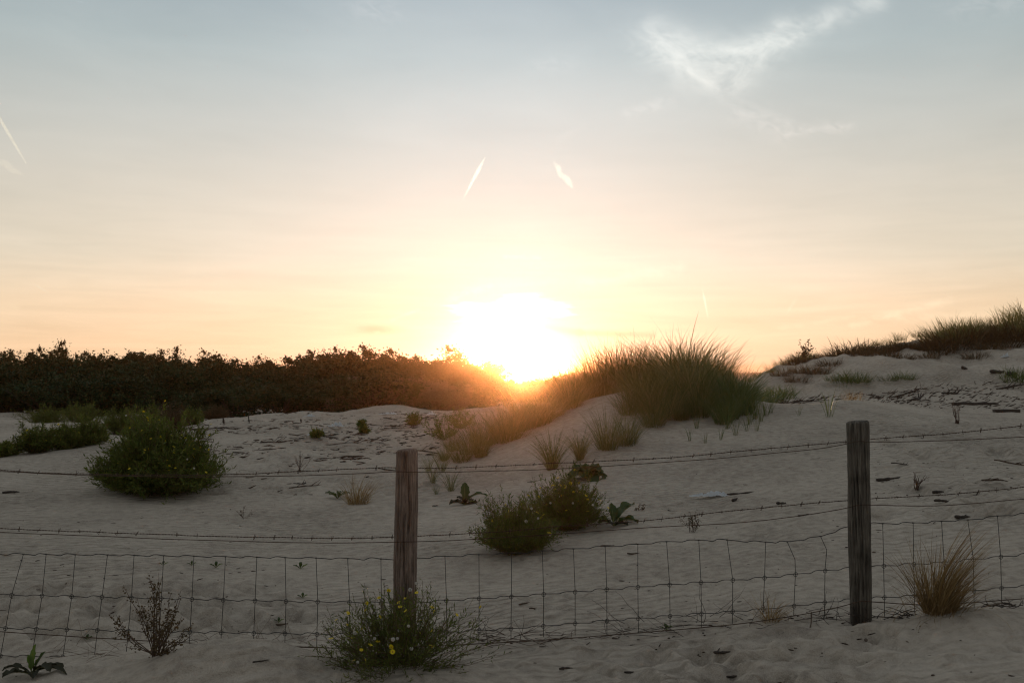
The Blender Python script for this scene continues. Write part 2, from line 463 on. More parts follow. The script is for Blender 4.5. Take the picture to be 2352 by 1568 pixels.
def post(pts, seed, mat='post'):
    """pts: (v, left u, right u) edge readings"""
    r = np.random.default_rng(seed); b = MB()
    vs = np.array([p[0] for p in pts]); cu = np.array([(p[1] + p[2]) / 2 for p in pts]); ru = np.array([(p[2] - p[1]) / 2 for p in pts])
    S = 120; rows = 90
    top, bot = vs[0], vs[-1]
    P = []
    cracks = [(r.random() * 2 * math.pi, 0.035 + 0.04 * r.random(), 0.008 + 0.012 * r.random(), r.random() * 40) for _ in range(9)]
    cracks += [(math.pi * 1.5 - 0.72, 0.045, 0.022, 3.0), (math.pi * 1.5 + 0.30, 0.035, 0.018, 11.0), (math.pi * 1.5 - 0.1, 0.03, 0.014, 21.0)]
    for k in range(rows):
        v = top + (bot - top) * k / (rows - 1)
        c = air(np.interp(v, vs, cu), v, DF) - FO; rad = np.interp(v, vs, ru) / FPX * DF
        a = np.arange(S) * 2 * math.pi / S
        rr = np.full(S, rad)
        rr = rr + 0.0035 * fbm(np.cos(a) * 1.2 + seed, np.full(S, k * 0.08) + np.sin(a) * 1.2, 3)
        for (ca, w, dp, ph) in cracks:
            da = np.angle(np.exp(1j * (a - ca - 0.08 * math.sin(k * 0.11 + ph))))
            rr = rr - dp * np.exp(-(da / w) ** 2) * np.clip(0.6 + 1.1 * math.sin(k * 0.16 + ph), 0, 1)
        rr = rr - 0.0012 * r.random(S)
        P.append(np.stack([c[0] + rr * np.cos(a), c[1] + rr * np.sin(a), np.full(S, c[2])], -1))
    # chamfered, slightly domed sawn top
    base = P[0].copy(); ctr = base.mean(0)
    rows_top = []
    for s, dz in ((0.0, 0.012), (0.55, 0.0118), (0.84, 0.0105), (0.95, 0.005)):
        q = ctr + (base - ctr) * s; q[:, 2] = base[:, 2] + dz + 0.0015 * r.random(S) * (s > 0.3) + 0.004 * (q[:, 0] - ctr[0]) / 0.05
        rows_top.append(q)
    P = rows_top + P
    V = np.array(P); k = len(V)
    i, j = np.meshgrid(np.arange(k - 1), np.arange(S), indexing='ij'); j2 = (j + 1) % S
    b.add(V, np.stack([i * S + j, (i + 1) * S + j, (i + 1) * S + j2, i * S + j2], -1).reshape(-1, 4))
    return b.build('post', M[mat], fence, smooth=True)


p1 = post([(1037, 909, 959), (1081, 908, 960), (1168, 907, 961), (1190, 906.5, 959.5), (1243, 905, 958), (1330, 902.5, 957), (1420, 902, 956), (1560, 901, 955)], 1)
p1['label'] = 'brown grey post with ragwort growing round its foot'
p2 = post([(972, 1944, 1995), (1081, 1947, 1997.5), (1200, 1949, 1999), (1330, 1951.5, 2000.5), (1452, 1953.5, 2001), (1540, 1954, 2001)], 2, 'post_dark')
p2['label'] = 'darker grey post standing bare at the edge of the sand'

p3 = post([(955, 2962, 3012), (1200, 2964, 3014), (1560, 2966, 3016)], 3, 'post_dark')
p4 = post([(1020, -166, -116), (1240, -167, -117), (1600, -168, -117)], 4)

DB, DP = DF + 0.062, DF - 0.058


def barbed(pts):
    b = MB(); n = 620
    L = line3(pts, n, DB)
    s = np.concatenate([[0], np.cumsum(np.linalg.norm(np.diff(L, axis=0), axis=1))])
    L[:, 2] += 0.0022 * fbm(s * 14, s * 0, 2) + 0.003 * fbm(s * 4, s * 0 + 5, 2)
    ph = s * 2 * math.pi / 0.030
    off = np.stack([0 * ph, np.cos(ph), np.sin(ph)], -1) * 0.0017
    b.tube(L + off, 0.0012, 4); b.tube(L - off, 0.0012, 4)
    q = 0.02
    while q < s[-1]:
        k = min(np.searchsorted(s, q), n - 2); c = L[k]
        t = (L[k + 1] - L[k]); t /= np.linalg.norm(t)
        for g in range(2):
            a = rng.random() * math.pi; d = np.array([0.25 * (rng.random() - .5), math.cos(a), math.sin(a)])
            b.tube([c + t * (0.004 * g - .002) - d * 0.012, c + t * (0.004 * g), c + t * (0.004 * g + .002) + d * 0.013], 0.0012, 4)
        b.tube([c - t * 0.004, c + t * 0.005], 0.0024, 6)
        q += 0.088 + 0.012 * rng.random()
    return b.build('barbed_wire', M['rust'], fence)


barbed([(-150, 1060), (-60, 1072), (60, 1083), (230, 1089), (420, 1090), (588, 1087), (728, 1080), (905, 1074), (962, 1075.5), (1180, 1068), (1440, 1056), (1600, 1046), (1764, 1030), (1944, 1014), (1996, 1009), (2120, 1000), (2230, 990), (2352, 977), (2500, 964), (2760, 956), (3000, 942)])
barbed([(-150, 1200), (0, 1212), (230, 1222), (420, 1228), (588, 1233), (905, 1233), (962, 1231), (1176, 1218), (1310, 1207), (1446, 1198), (1600, 1182), (1764, 1165), (1946, 1148.5), (1999, 1145), (2130, 1138), (2250, 1128), (2352, 1118), (2500, 1104), (2760, 1096), (3000, 1082)])


def plain_wire(pts, mat, r=0.0018):
    b = MB(); L = line3(pts, 260, DP)
    s = np.linspace(0, 1, len(L)); L[:, 2] += 0.0016 * fbm(s * 30, s * 0 + pts[0][1], 2)
    b.tube(L, r, 5)
    b.tube(L + 0.0012 * np.stack([0 * s, np.cos(s * 900), np.sin(s * 900)], -1), r * 0.6, 4)
    return b.build('plain_wire', mat, fence)


plain_wire([(-150, 1074), (0, 1082), (230, 1092), (420, 1095), (588, 1093), (728, 1091), (850, 1086), (908, 1083), (958, 1084), (1150, 1081), (1300, 1075), (1500, 1063), (1764, 1041.7), (1944, 1019), (1970, 1013), (1996, 1014), (2150, 1012), (2352, 1003), (2500, 996), (2760, 988), (3000, 974)], M['rust'])
plain_wire([(-150, 1212), (0, 1221), (230, 1231), (588, 1243.4), (760, 1246), (906, 1244), (958, 1243), (1176, 1232.5), (1476, 1211.7), (1764, 1193), (1949, 1165), (1975, 1159), (1999, 1159), (2130, 1161), (2352, 1145), (2500, 1133), (2760, 1125), (3000, 1111)], M['rust'])
plain_wire([(-150, 1440), (0, 1449.4), (250, 1466), (430, 1475), (588, 1482), (790, 1487), (905, 1486), (960, 1484), (1071, 1479), (1176, 1473.5), (1470, 1452), (1764, 1423), (1950, 1387), (1975, 1380), (1999, 1381), (2130, 1388), (2240, 1382), (2352, 1374), (2500, 1366), (2760, 1358), (3000, 1344)], M['rust'], 0.0021)

# stock netting: four line wires, stay wires and the ring knots where they cross
H = {
    0: [(-150, 1268), (0, 1271), (300, 1274), (588, 1278.5), (905, 1283), (962, 1280), (1176, 1269), (1446, 1250.5), (1531, 1243), (1605, 1239.6), (1670, 1239), (1758, 1244), (1808, 1243), (1884, 1231), (1946, 1209), (1999, 1202), (2097, 1200), (2223, 1193), (2291, 1184), (2352, 1179), (2500, 1170), (2760, 1162), (3000, 1148)],
    1: [(-150, 1358), (0, 1364.5), (300, 1371), (588, 1378), (905, 1383), (962, 1381), (1176, 1368.5), (1446, 1348), (1764, 1325), (1896, 1309), (1947, 1303), (1999, 1300), (2168, 1290), (2352, 1272), (2500, 1258), (2760, 1250), (3000, 1236)],
    2: [(-150, 1434), (0, 1441), (300, 1447), (588, 1452.5), (905, 1457), (962, 1453), (1176, 1442), (1446, 1420), (1764, 1396.5), (1947, 1376), (1999, 1372.6), (2168, 1362), (2352, 1343.7), (2500, 1330), (2760, 1322), (3000, 1308)],
    3: [(-150, 1498), (0, 1504), (200, 1508), (410, 1511), (588, 1514), (905, 1520), (1176, 1508), (1446, 1486), (1764, 1462), (1947, 1442), (2352, 1412), (2500, 1400), (2760, 1392), (3000, 1378)],
}
STAYS = [(-92, -118, -132, -143), (-20, -46, -60, -71), (54, 27, 13, 1.5), (106, 97, 84, 73), (173, 165, 154, 144.5), (247, 234.6, 224, 216.6), (308, 302, 295, 289), (376, 371, 366, 362), (445.5, 441, 436.5, 432), (518, 513, 508.6, 505),
         (590, 586, 583, 581), (655, 657, 655, 653), (726, 730, 728, 727), (798.6, 803, 803, 803), (875, 876, 876, 876), (950, 951, 951, 951), (1022, 1025.5, 1026, 1026), (1100, 1100.7, 1100, 1100), (1175, 1174.6, 1173.7, 1173.7),
         (1245.6, 1248.7, 1248, 1248), (1317, 1321, 1321, 1321), (1390, 1393.5, 1394, 1394), (1465, 1465, 1466, 1467), (1531, 1538, 1539, 1539), (1605, 1610, 1611, 1611), (1670, 1683, 1682.5, 1682), (1758.6, 1756, 1753, 1751),
         (1808, 1827, 1823.7, 1822), (1884.6, 1895, 1894, 1893), (1952, 1962, 1963, 1963), (2027.5, 2029.6, 2031, 2032), (2097.4, 2098.6, 2100.5, 2101), (2162.6, 2168.5, 2170, 2171), (2223, 2235.6, 2237, 2238), (2291, 2298.4, 2300, 2302), (2368, 2370, 2371, 2372), (2440, 2441, 2442, 2443)] + [(u, u + 1, u + 2, u + 2) for u in range(2511, 2975, 71)]
nb = MB()


def hv(k, u):
    p = np.array(H[k]); return float(np.interp(u, p[:, 0], p[:, 1]))


for k in range(4):
    b_pts = []
    for a, c in zip(STAYS[:-1], STAYS[1:]):           # the crimped sag between stays
        ua, uc = a[k], c[k]
        b_pts += [(ua, hv(k, ua)), (ua + (uc - ua) * 0.3, hv(k, ua + (uc - ua) * 0.3) + 1.2), (ua + (uc - ua) * 0.52, hv(k, (ua + uc) / 2) + 1.6 + 1.2 * rng.random()), (ua + (uc - ua) * 0.62, hv(k, ua + (uc - ua) * 0.62) - 1.2 * rng.random())]
    nb.tube(line3(b_pts, 520, DB), 0.0019 if k else 0.0021, 5)
for st in STAYS:
    pt = [(st[k], hv(k, st[k])) for k in range(4)]
    if st[0] == 1808:
        pt.insert(1, (1826, 1284))
    elif st[0] == 1884.6:
        pt.insert(1, (1899, 1262))
    pt.append((pt[-1][0] + 0.4, pt[-1][1] + 16))
    nb.tube(np.array([air(u, v, DB + 0.003) - FO for u, v in pt]), 0.0017, 5)
    for k in (1, 2, 3):
        c = np.array(air(st[k], hv(k, st[k]), DB) - FO); a = np.linspace(0, 2 * math.pi, 15)
        ring = c + np.stack([0.0088 * np.cos(a) * (1 + 0.1 * np.sin(2 * a)), -0.003 + 0.002 * np.cos(2 * a), 0.0100 * np.sin(a) - 0.001], -1)
        nb.tube(ring, 0.0017, 4, cap=False)
        nb.tube([c + [-.007, -.004, .002], c + [0, -.005, -.003], c + [.007, -.004, .002]], 0.001, 4)
    c = np.array(air(st[0], hv(0, st[0]), DB) - FO)
    nb.tube([c + [-.005, 0, 0], c + [.005, 0, 0]], 0.0032, 6)
nb.build('wire_netting', M['steel'], fence)

# ------------------------------------------------------------------ grasses
def blades(b, n, L, r0, lean, droop, width, r, drift=(0, 0), seg=5, mi=0, lvar=0.35):
    az = r.random(n) * 2 * math.pi; rad = r0 * np.sqrt(r.random(n))
    base = np.stack([rad * np.cos(az), rad * np.sin(az), np.full(n, -0.03 * L)], -1)
    az2 = az + r.normal(0, 0.7, n)
    ln = L * (1 - lvar + 1.0 * lvar * r.random(n)) * np.where(r.random(n) < 0.08, 1.15, 1.0)
    th = np.abs(r.normal(0, lean, n)) + 0.05 + 0.5 * lean * rad / max(r0, 1e-6)
    dr = droop * (0.3 + 1.2 * r.random(n) ** 1.5)
    t = np.linspace(0, 1, seg + 1)
    P = np.zeros((n, seg + 1, 3)); P[:, 0] = base
    dxy = np.stack([np.cos(az2), np.sin(az2)], -1)
    for k in range(seg):
        a = th + dr * (t[k] ** 1.3) * 1.9
        st = np.stack([np.sin(a) * dxy[:, 0] + drift[0] * t[k + 1], np.sin(a) * dxy[:, 1] + drift[1] * t[k + 1], np.cos(a)], -1)
        st /= np.linalg.norm(st, axis=1)[:, None]
        P[:, k + 1] = P[:, k] + st * (ln / seg)[:, None]
    ws = az2 + math.pi / 2 + r.normal(0, 0.9, n)
    W = np.stack([np.cos(ws), np.sin(ws), np.zeros(n)], -1)
    wd = width * (0.7 + 0.6 * r.random(n))
    prof = np.array([0.8, 1, 0.95, 0.8, 0.55, 0.08]) if seg == 5 else np.interp(t, [0, .5, 1], [.9, 1, .08])
    V = np.stack([P - W[:, None] * (wd[:, None] * prof[None])[..., None] / 2, P + W[:, None] * (wd[:, None] * prof[None])[..., None] / 2], 2)
    i = np.arange(n)[:, None] * (seg + 1) * 2 + np.arange(seg)[None] * 2
    F = np.stack([i, i + 1, i + 3, i + 2], -1).reshape(-1, 4)
    b.add(V, F, mi)


def tussock_kind(name, seed, n, L, r0, lean, droop, width, mat, drift=(0, 0), extra=None, lvar=0.35):
    def make():
        b = MB(); r = np.random.default_rng(seed)
        blades(b, n, L, r0, lean, droop, width, r, drift, lvar=lvar)
        if lvar > .5:
            blades(b, max(10, n // 14), L * 1.12, r0, lean * 1.25, droop, width * .8, r, drift, lvar=.3)
        if extra:
            extra(b, r)
        return b.build(name, mat)
    return Kind(make)


MAR = [tussock_kind('marram_tussock', 20 + k, 280, 0.88, 0.19, 0.24, 0.66, 0.0070, M['marram'], ((k % 3 - 1) * 0.14 + .07, 0), None, 0.62) for k in range(4)]
MARG = [tussock_kind('marram_tussock', 30 + k, 230, 0.90, 0.17, 0.30, 0.80, 0.0072, M['marram_green'], (0.16, 0), None, 0.6) for k in range(3)]
MARS = [tussock_kind('marram_tussock', 40 + k, 230, 0.85, 0.18, 0.30, 0.75, 0.0070, M['marram'], (-0.08, -.1), None, 0.6) for k in range(3)]
RDG = [tussock_kind('marram_tussock', 50 + k, 120, 0.72, 0.34, 0.30, 0.45, 0.0110, M['marram'], (0.16, 0), None, 0.65) for k in range(3)]
LOW = [tussock_kind('marram_tussock', 60 + k, 170, 0.36, 0.30, 0.55, 0.6, 0.009, M['marram_green'], (0.2, 0), None, 0.8) for k in range(2)]
MAT = [tussock_kind('withered_grass_mat', 70 + k, 230, 0.42, 0.42, 0.55, 0.9, 0.012, M['brown_mat'], (0.1, -0.15)) for k in range(2)]
SPR = [tussock_kind('grass_sprout', 80 + k, 14, 0.34, 0.03, 0.16, 0.3, 0.006, M['marram_green'], (0, 0)) for k in range(3)]

G_LEFT = 'marram tussocks on the sunlit left flank of the central dune'
L_LEFT = 'marram tussock glowing orange in the band down the left flank of the central dune'
k = 0
for (u, d, s) in [(1020, 12.3, .42), (1060, 12.1, .5), (1040, 13.2, .55), (1085, 12.6, .7), (1105, 12.2, .55), (1115, 13.1, .8), (1140, 12.7, .8), (1165, 12.9, .85), (1150, 13.8, .9), (1185, 13.6, .9), (1195, 12.9, .72),
                  (1215, 13.4, .85), (1235, 14.0, .9), (1245, 13.3, .7), (1265, 13.8, .85), (1285, 13.5, .75), (1290, 14.6, .95), (1310, 14.1, .75), (1215, 14.8, .9), (1255, 15.2, .9), (1095, 13.9, .6), (1325, 14.9, .8)]:
    if k in (6, 10, 15, 19):
        k += 1
        continue                                                    # bare sand shows between the tussocks
    s *= (.72, 1.05, .9, 1.18)[k % 4]
    K = MARS[k % 3] if k % 4 else MAR[k % 4]
    K.place(pos(u, d), k * 1.9, (s * 1.0, s * 1.0, s * 0.88), L_LEFT, 'grass', G_LEFT); k += 1
G_CREST = 'marram tussocks behind the bare crest of the central dune'
for i, (u, d, s) in enumerate([(1340, 15.6, .85), (1365, 15.5, .95), (1390, 15.4, 1.0), (1410, 15.7, 1.05), (1430, 15.3, 1.0), (1450, 15.6, 1.05), (1468, 15.2, .95), (1320, 15.8, .9), (1380, 16.2, .95), (1440, 16.2, 1.0), (1295, 15.9, .85), (1355, 16.4, .85)]):
    MAR[i % 4].place(pos(u, d), i * 2.3, (s, s, s * 1.12), 'dark marram tussock seen against the sky behind the bare crest of the dune', 'grass', G_CREST)
G_BIG = 'marram tussocks making up the tall dark clump on the central dune'
L_BIG = 'dark marram tussock massed in the tallest clump on the central dune'
for i, (u, d, s) in enumerate([(1515, 14.7, .95), (1528, 15.0, 1.2), (1545, 14.5, 1.25), (1562, 15.0, 1.3), (1585, 14.6, 1.2), (1605, 15.1, 1.25), (1625, 14.6, 1.15), (1640, 15.0, .95), (1655, 14.5, .8), (1672, 14.8, .6),
                               (1535, 13.9, 1.1), (1568, 13.6, 1.1), (1602, 13.9, 1.05), (1635, 13.6, .95), (1660, 13.3, .75), (1520, 13.3, .95), (1552, 12.9, .9), (1590, 13.0, .95), (1622, 12.8, .85), (1605, 12.3, .7), (1566, 12.2, .65), (1686, 13.6, .5)]):
    K = MAR[i % 4] if i % 3 else MARS[i % 3]
    s *= .78 + .36 * ((i * 7) % 5) / 4
    K.place(pos(u, d), i * 1.7, (s * 1.0, s * 1.0, s * .86), L_BIG, 'grass', G_BIG)
G_FRONT = 'paler marram tussocks in front of the tall clump'
for i, (u, d, s) in enumerate([(1465, 13.5, .95), (1490, 13.2, 1.0), (1480, 12.7, .9), (1505, 12.6, .9), (1450, 12.6, .8), (1530, 12.3, .8), (1500, 12.0, .7)]):
    MARS[i % 3].place(pos(u, d), i * 2.1, (s, s, s * .9), 'paler tussock of long marram leaning left in front of the tall clump', 'grass', G_FRONT)
for i, (u, v, s, lab) in enumerate([(1395, 1033, .74, 'narrow marram tuft standing alone left below the tall clump, on the bare dune face'),
                                    (1440, 1022, .72, 'bushy marram tuft with a drooping right side low on the bare dune face')]):
    MARS[i].place(at(u, v), i * 2 + .4, (s * .8, s * .8, s), lab, 'grass', 'single marram tufts on the bare dune face')
for i, (u, v, s, lab) in enumerate([(1268, 1078, .62, 'fan shaped marram tuft on bare sand just above the barbed wire'),
                                    (1332, 1056, .50, 'slim upright marram tuft beside the round leafy cabbage plant'),
                                    (1036, 1128, .36, 'thin green grass tuft on the sand above the upright leaf rosette'),
                                    (995, 1108, .34, 'sparse grass tuft right beside the left post'),
                                    (1015, 1082, .42, 'wispy grass tuft at the lower end of the dune grass band'),
                                    (985, 1082, .30, 'faint thin grass tuft next to the left post top'),
                                    (1002, 1135, .18, 'tiny grass tuft on the sand left of the thin green grass tuft')]):
    tussock_kind('marram_tussock', 90 + i, 190 if i < 2 else 64, 0.85, 0.07, 0.28, 0.55, 0.0075, M['marram'], (-.04, 0)).place(at(u, v), i, (s, s, s), lab, 'grass')
G_DARK = 'dark green marram tussocks at the right foot of the tall clump'
for i, (u, d, s) in enumerate([(1670, 12.6, .85), (1690, 12.9, .85), (1700, 12.4, .75), (1712, 12.8, .65), (1675, 12.1, .6), (1705, 13.3, .7), (1660, 11.9, .55)]):
    MARG[i % 3].place(pos(u, d), i * 2.6, s, 'dark green marram tussock at the right foot of the tall clump', 'grass', G_DARK)
G_SPR = 'lone grass shoots on the bare sand right of the tall clump'
for i, (u, v, s) in enumerate([(1735, 962, 1.1), (1748, 968, 1.0), (1760, 955, 1.0), (1722, 975, .8), (1770, 948, .8), (1835, 955, .5), (1738, 990, .6), (1690, 1000, .7), (1655, 1010, .6), (1620, 1018, .5), (1715, 990, .6), (1585, 1012, .6), (1670, 985, .9), (1600, 985, .8)]):
    SPR[i % 3].place(at(u, v), i * 1.3, s, 'lone green grass shoots on bare sand right below the tall clump', 'grass', G_SPR)
SPR[1].place(at(1905, 957), 0.4, 1.15, 'tall yellow green sprout alone on the sand left of the right post top', 'grass')

# ridge of the far dune
G_RIDGE = 'marram tussocks along the skyline of the far right dune'
L_RIDGE = 'marram tussock on the skyline ridge of the far right dune'
ridge_px = [1720, 1745, 1770, 1790, 1815, 1835, 1850, 1870, 1890, 1905, 1925, 1945, 1960, 1980, 2000, 2020, 2045, 2070, 2095, 2115, 2130, 2150, 2165, 2185, 2200, 2210, 2225, 2240, 2255, 2275, 2300, 2320, 2335, 2350, 2368, 2390, 2420, 2450]
hs = {2130: .9, 2150: 1.0, 2165: 1.1, 2185: 1.35, 2200: 1.45, 2210: 1.45, 2225: 1.3, 2240: 1.2, 2255: 1.0, 2320: 1.2, 2335: 1.5, 2350: 1.7, 2368: 1.7, 2390: 1.5, 1960: .85, 1980: .95, 1945: .8, 2275: .85, 2300: .9}
for i, u in enumerate(ridge_px):
    s = min(hs.get(u, 0.55), 1.25) * .88 * (.8 + .4 * rng.random())
    dd = 29.2 + 1.2 * rng.random()
    RDG[i % 3].place(pos(u + rng.normal(0, 4), dd), i * 2.2, (s * 1.05, s * 1.05, s * .95), L_RIDGE, 'grass', G_RIDGE)
    RDG[(i + 2) % 3].place(pos(u + 14, dd - .8), i * 2.9, (s * .9, s * .9, s * .6), L_RIDGE, 'grass', G_RIDGE)
    if s > .9:
        RDG[(i + 1) % 3].place(pos(u + 8, dd - 1.3), i * 1.2, (s * 1.0, s * 1.0, s * .7), L_RIDGE, 'grass', G_RIDGE)
G_MAT = 'withered grass mats hanging below the ridge of the far right dune'
for i, (u, d, s) in enumerate([(1965, 28.2, 1.5), (1990, 28.6, 1.2), (1940, 28.4, 1.2), (2010, 28.8, 1.0), (2185, 27.6, 1.7), (2205, 28.0, 1.9), (2230, 28.4, 1.6), (2165, 28.2, 1.4), (2155, 27.4, 1.1), (2300, 27.6, 1.3), (2325, 28.0, 1.5), (2345, 28.5, 1.9), (2360, 28.0, 1.8), (1905, 28.5, 1.0), (1880, 28.2, .8), (2060, 28.9, 1.0), (2030, 28.7, 1.1), (2085, 28.8, 1.1), (2110, 28.6, 1.2), (2130, 28.2, 1.2), (1920, 28.2, 1.1), (1850, 28.0, 1.0), (2255, 28.4, 1.3), (2280, 28.0, 1.2), (1830, 28.0, .9), (1800, 26.5, .8), (1850, 25.6, .9), (1880, 25.2, .8), (1905, 26.3, .8), (1830, 24.6, .7), (2040, 26.6, .8), (2075, 26.2, .7), (2270, 26.6, 1.0), (2240, 26.0, .8), (2130, 26.8, .7), (1990, 26.9, .8)]):
    MAT[i % 2].place(pos(u, d), i * 2.2, s, 'brown withered grass hanging on the face of the far right dune', 'grass', G_MAT)
G_SLOPE = 'green grass clumps low on the slope of the far right dune'
for i, (u, d, s) in enumerate([(1925, 23.2, 1.0), (1945, 23.0, 1.1), (1960, 23.2, 1.2), (1975, 23.4, 1.0), (2040, 23.4, .7), (2070, 23.4, .9), (2085, 23.6, .8), (1765, 21.5, 1.4), (1780, 22.5, 1.4), (1745, 21.0, 1.3), (1735, 22.0, 1.4), (1800, 23.0, 1.0), (2335, 22.6, 1.2), (2350, 22.2, 1.4), (1720, 19.5, 1.2)]):
    LOW[i % 2].place(pos(u, d), i * 1.4, s, 'low green grass clump halfway up the slope of the far right dune', 'grass', G_SLOPE)
G_PINK = 'dry reddish grass wisps on the near sand crest'
for i, (u, d, s) in enumerate([(1940, 13.9, .30), (1955, 13.8, .36), (1970, 13.9, .34)]):
    tussock_kind('marram_tussock', 110 + i, 60, 0.6, 0.16, 0.5, 0.5, 0.005, M['straw']).place(pos(u, d), i, s, 'dry reddish grass wisp on top of the near sand crest', 'grass', G_PINK)


# foreground straw tussock beside the right post
def dry_extra(b, r):
    blades(b, 120, 0.50, 0.035, 0.07, 0.10, 0.0028, r, (1.05, 0), lvar=.5)      # the plume bent to the right
    blades(b, 60, 0.32, 0.10, 0.60, 1.25, 0.0028, r, (-0.1, -0.6), lvar=.5)   # fallen pale blades
    blades(b, 90, 0.22, 0.14, 0.7, 0.8, 0.0024, r, (0.6, 0))


tussock_kind('dry_grass_tussock', 5, 560, 0.37, 0.070, 0.36, 0.55, 0.0026, M['straw'], (0.55, 0), dry_extra, 0.82).place(at(2185, 1418) + Vector((0, 0.12, 0.0)), 0, 1.0, 'golden dry grass tussock bent to the right on a sand mound beside the right post', 'grass')
tussock_kind('dry_grass_tussock', 6, 90, 0.22, 0.04, 0.45, 0.9, 0.0028, M['straw'], (0.4, -.1)).place(pos(1765, 4.70), 0, 0.85, 'small flattened straw tuft at the netting left of the right post', 'grass')


def straw_extra(b, r):
    blades(b, 40, 0.35, 0.05, 0.3, 0.2, 0.004, r, (0.6, -.2))


tussock_kind('dry_grass_tussock', 8, 170, 0.34, 0.09, 0.42, 0.6, 0.0040, M['straw'], (0.05, 0), straw_extra, .75).place(at(822, 1158), 0, 1.05, 'pale straw coloured grass tuft on a small drift left of the left post', 'grass')


# ------------------------------------------------------------------ ragwort
def flower_mesh(seed):
    b = MB(); r = np.random.default_rng(seed)
    n = 12; a = np.arange(n) * 2 * math.pi / n
    D = np.stack([np.cos(a), np.sin(a), 0.12 * np.ones(n) + 0.12 * r.normal(0, 1, n)], -1); N = np.stack([-np.sin(a), np.cos(a), 0 * a], -1)
    b.rhombs(D * 0.0078, D, N, 0.0115, 0.0048, 0)
    c = np.concatenate([[[0, 0, 0.0035]], np.stack([0.0042 * np.cos(a), 0.0042 * np.sin(a), 0.001 + 0 * a], -1)])
    b.add(c, np.stack([np.zeros(n, int), 1 + np.arange(n), 1 + (np.arange(n) + 1) % n], -1), 1)
    return b


def seed_mesh(seed):
    b = MB(); r = np.random.default_rng(seed); n = 110
    D = r.normal(0, 1, (n, 3)); D /= np.linalg.norm(D, axis=1)[:, None]
    N = np.cross(D, r.normal(0, 1, (n, 3))); N /= np.linalg.norm(N, axis=1)[:, None]
    b.rhombs(D * 0.0055 + [0, 0, 0.004], D, N, 0.0085, 0.0042, 0)
    return b


_fl = {}


def bloom(name, parent, loc, sc, r):
    if name not in _fl:
        b = flower_mesh(1) if name == 'flower' else seed_mesh(2)
        o = b.build(name, [M['petal'], M['disc']] if name == 'flower' else M['pappus'], parent)
        _fl[name] = o
    else:
        o = _fl[name].copy(); COL.objects.link(o); o.parent = parent
    o.location = loc; o.rotation_euler = (r.normal(0.3, 0.6), r.normal(0, 0.6), r.random() * 6)
    o.scale = (sc * 1.05,) * 3


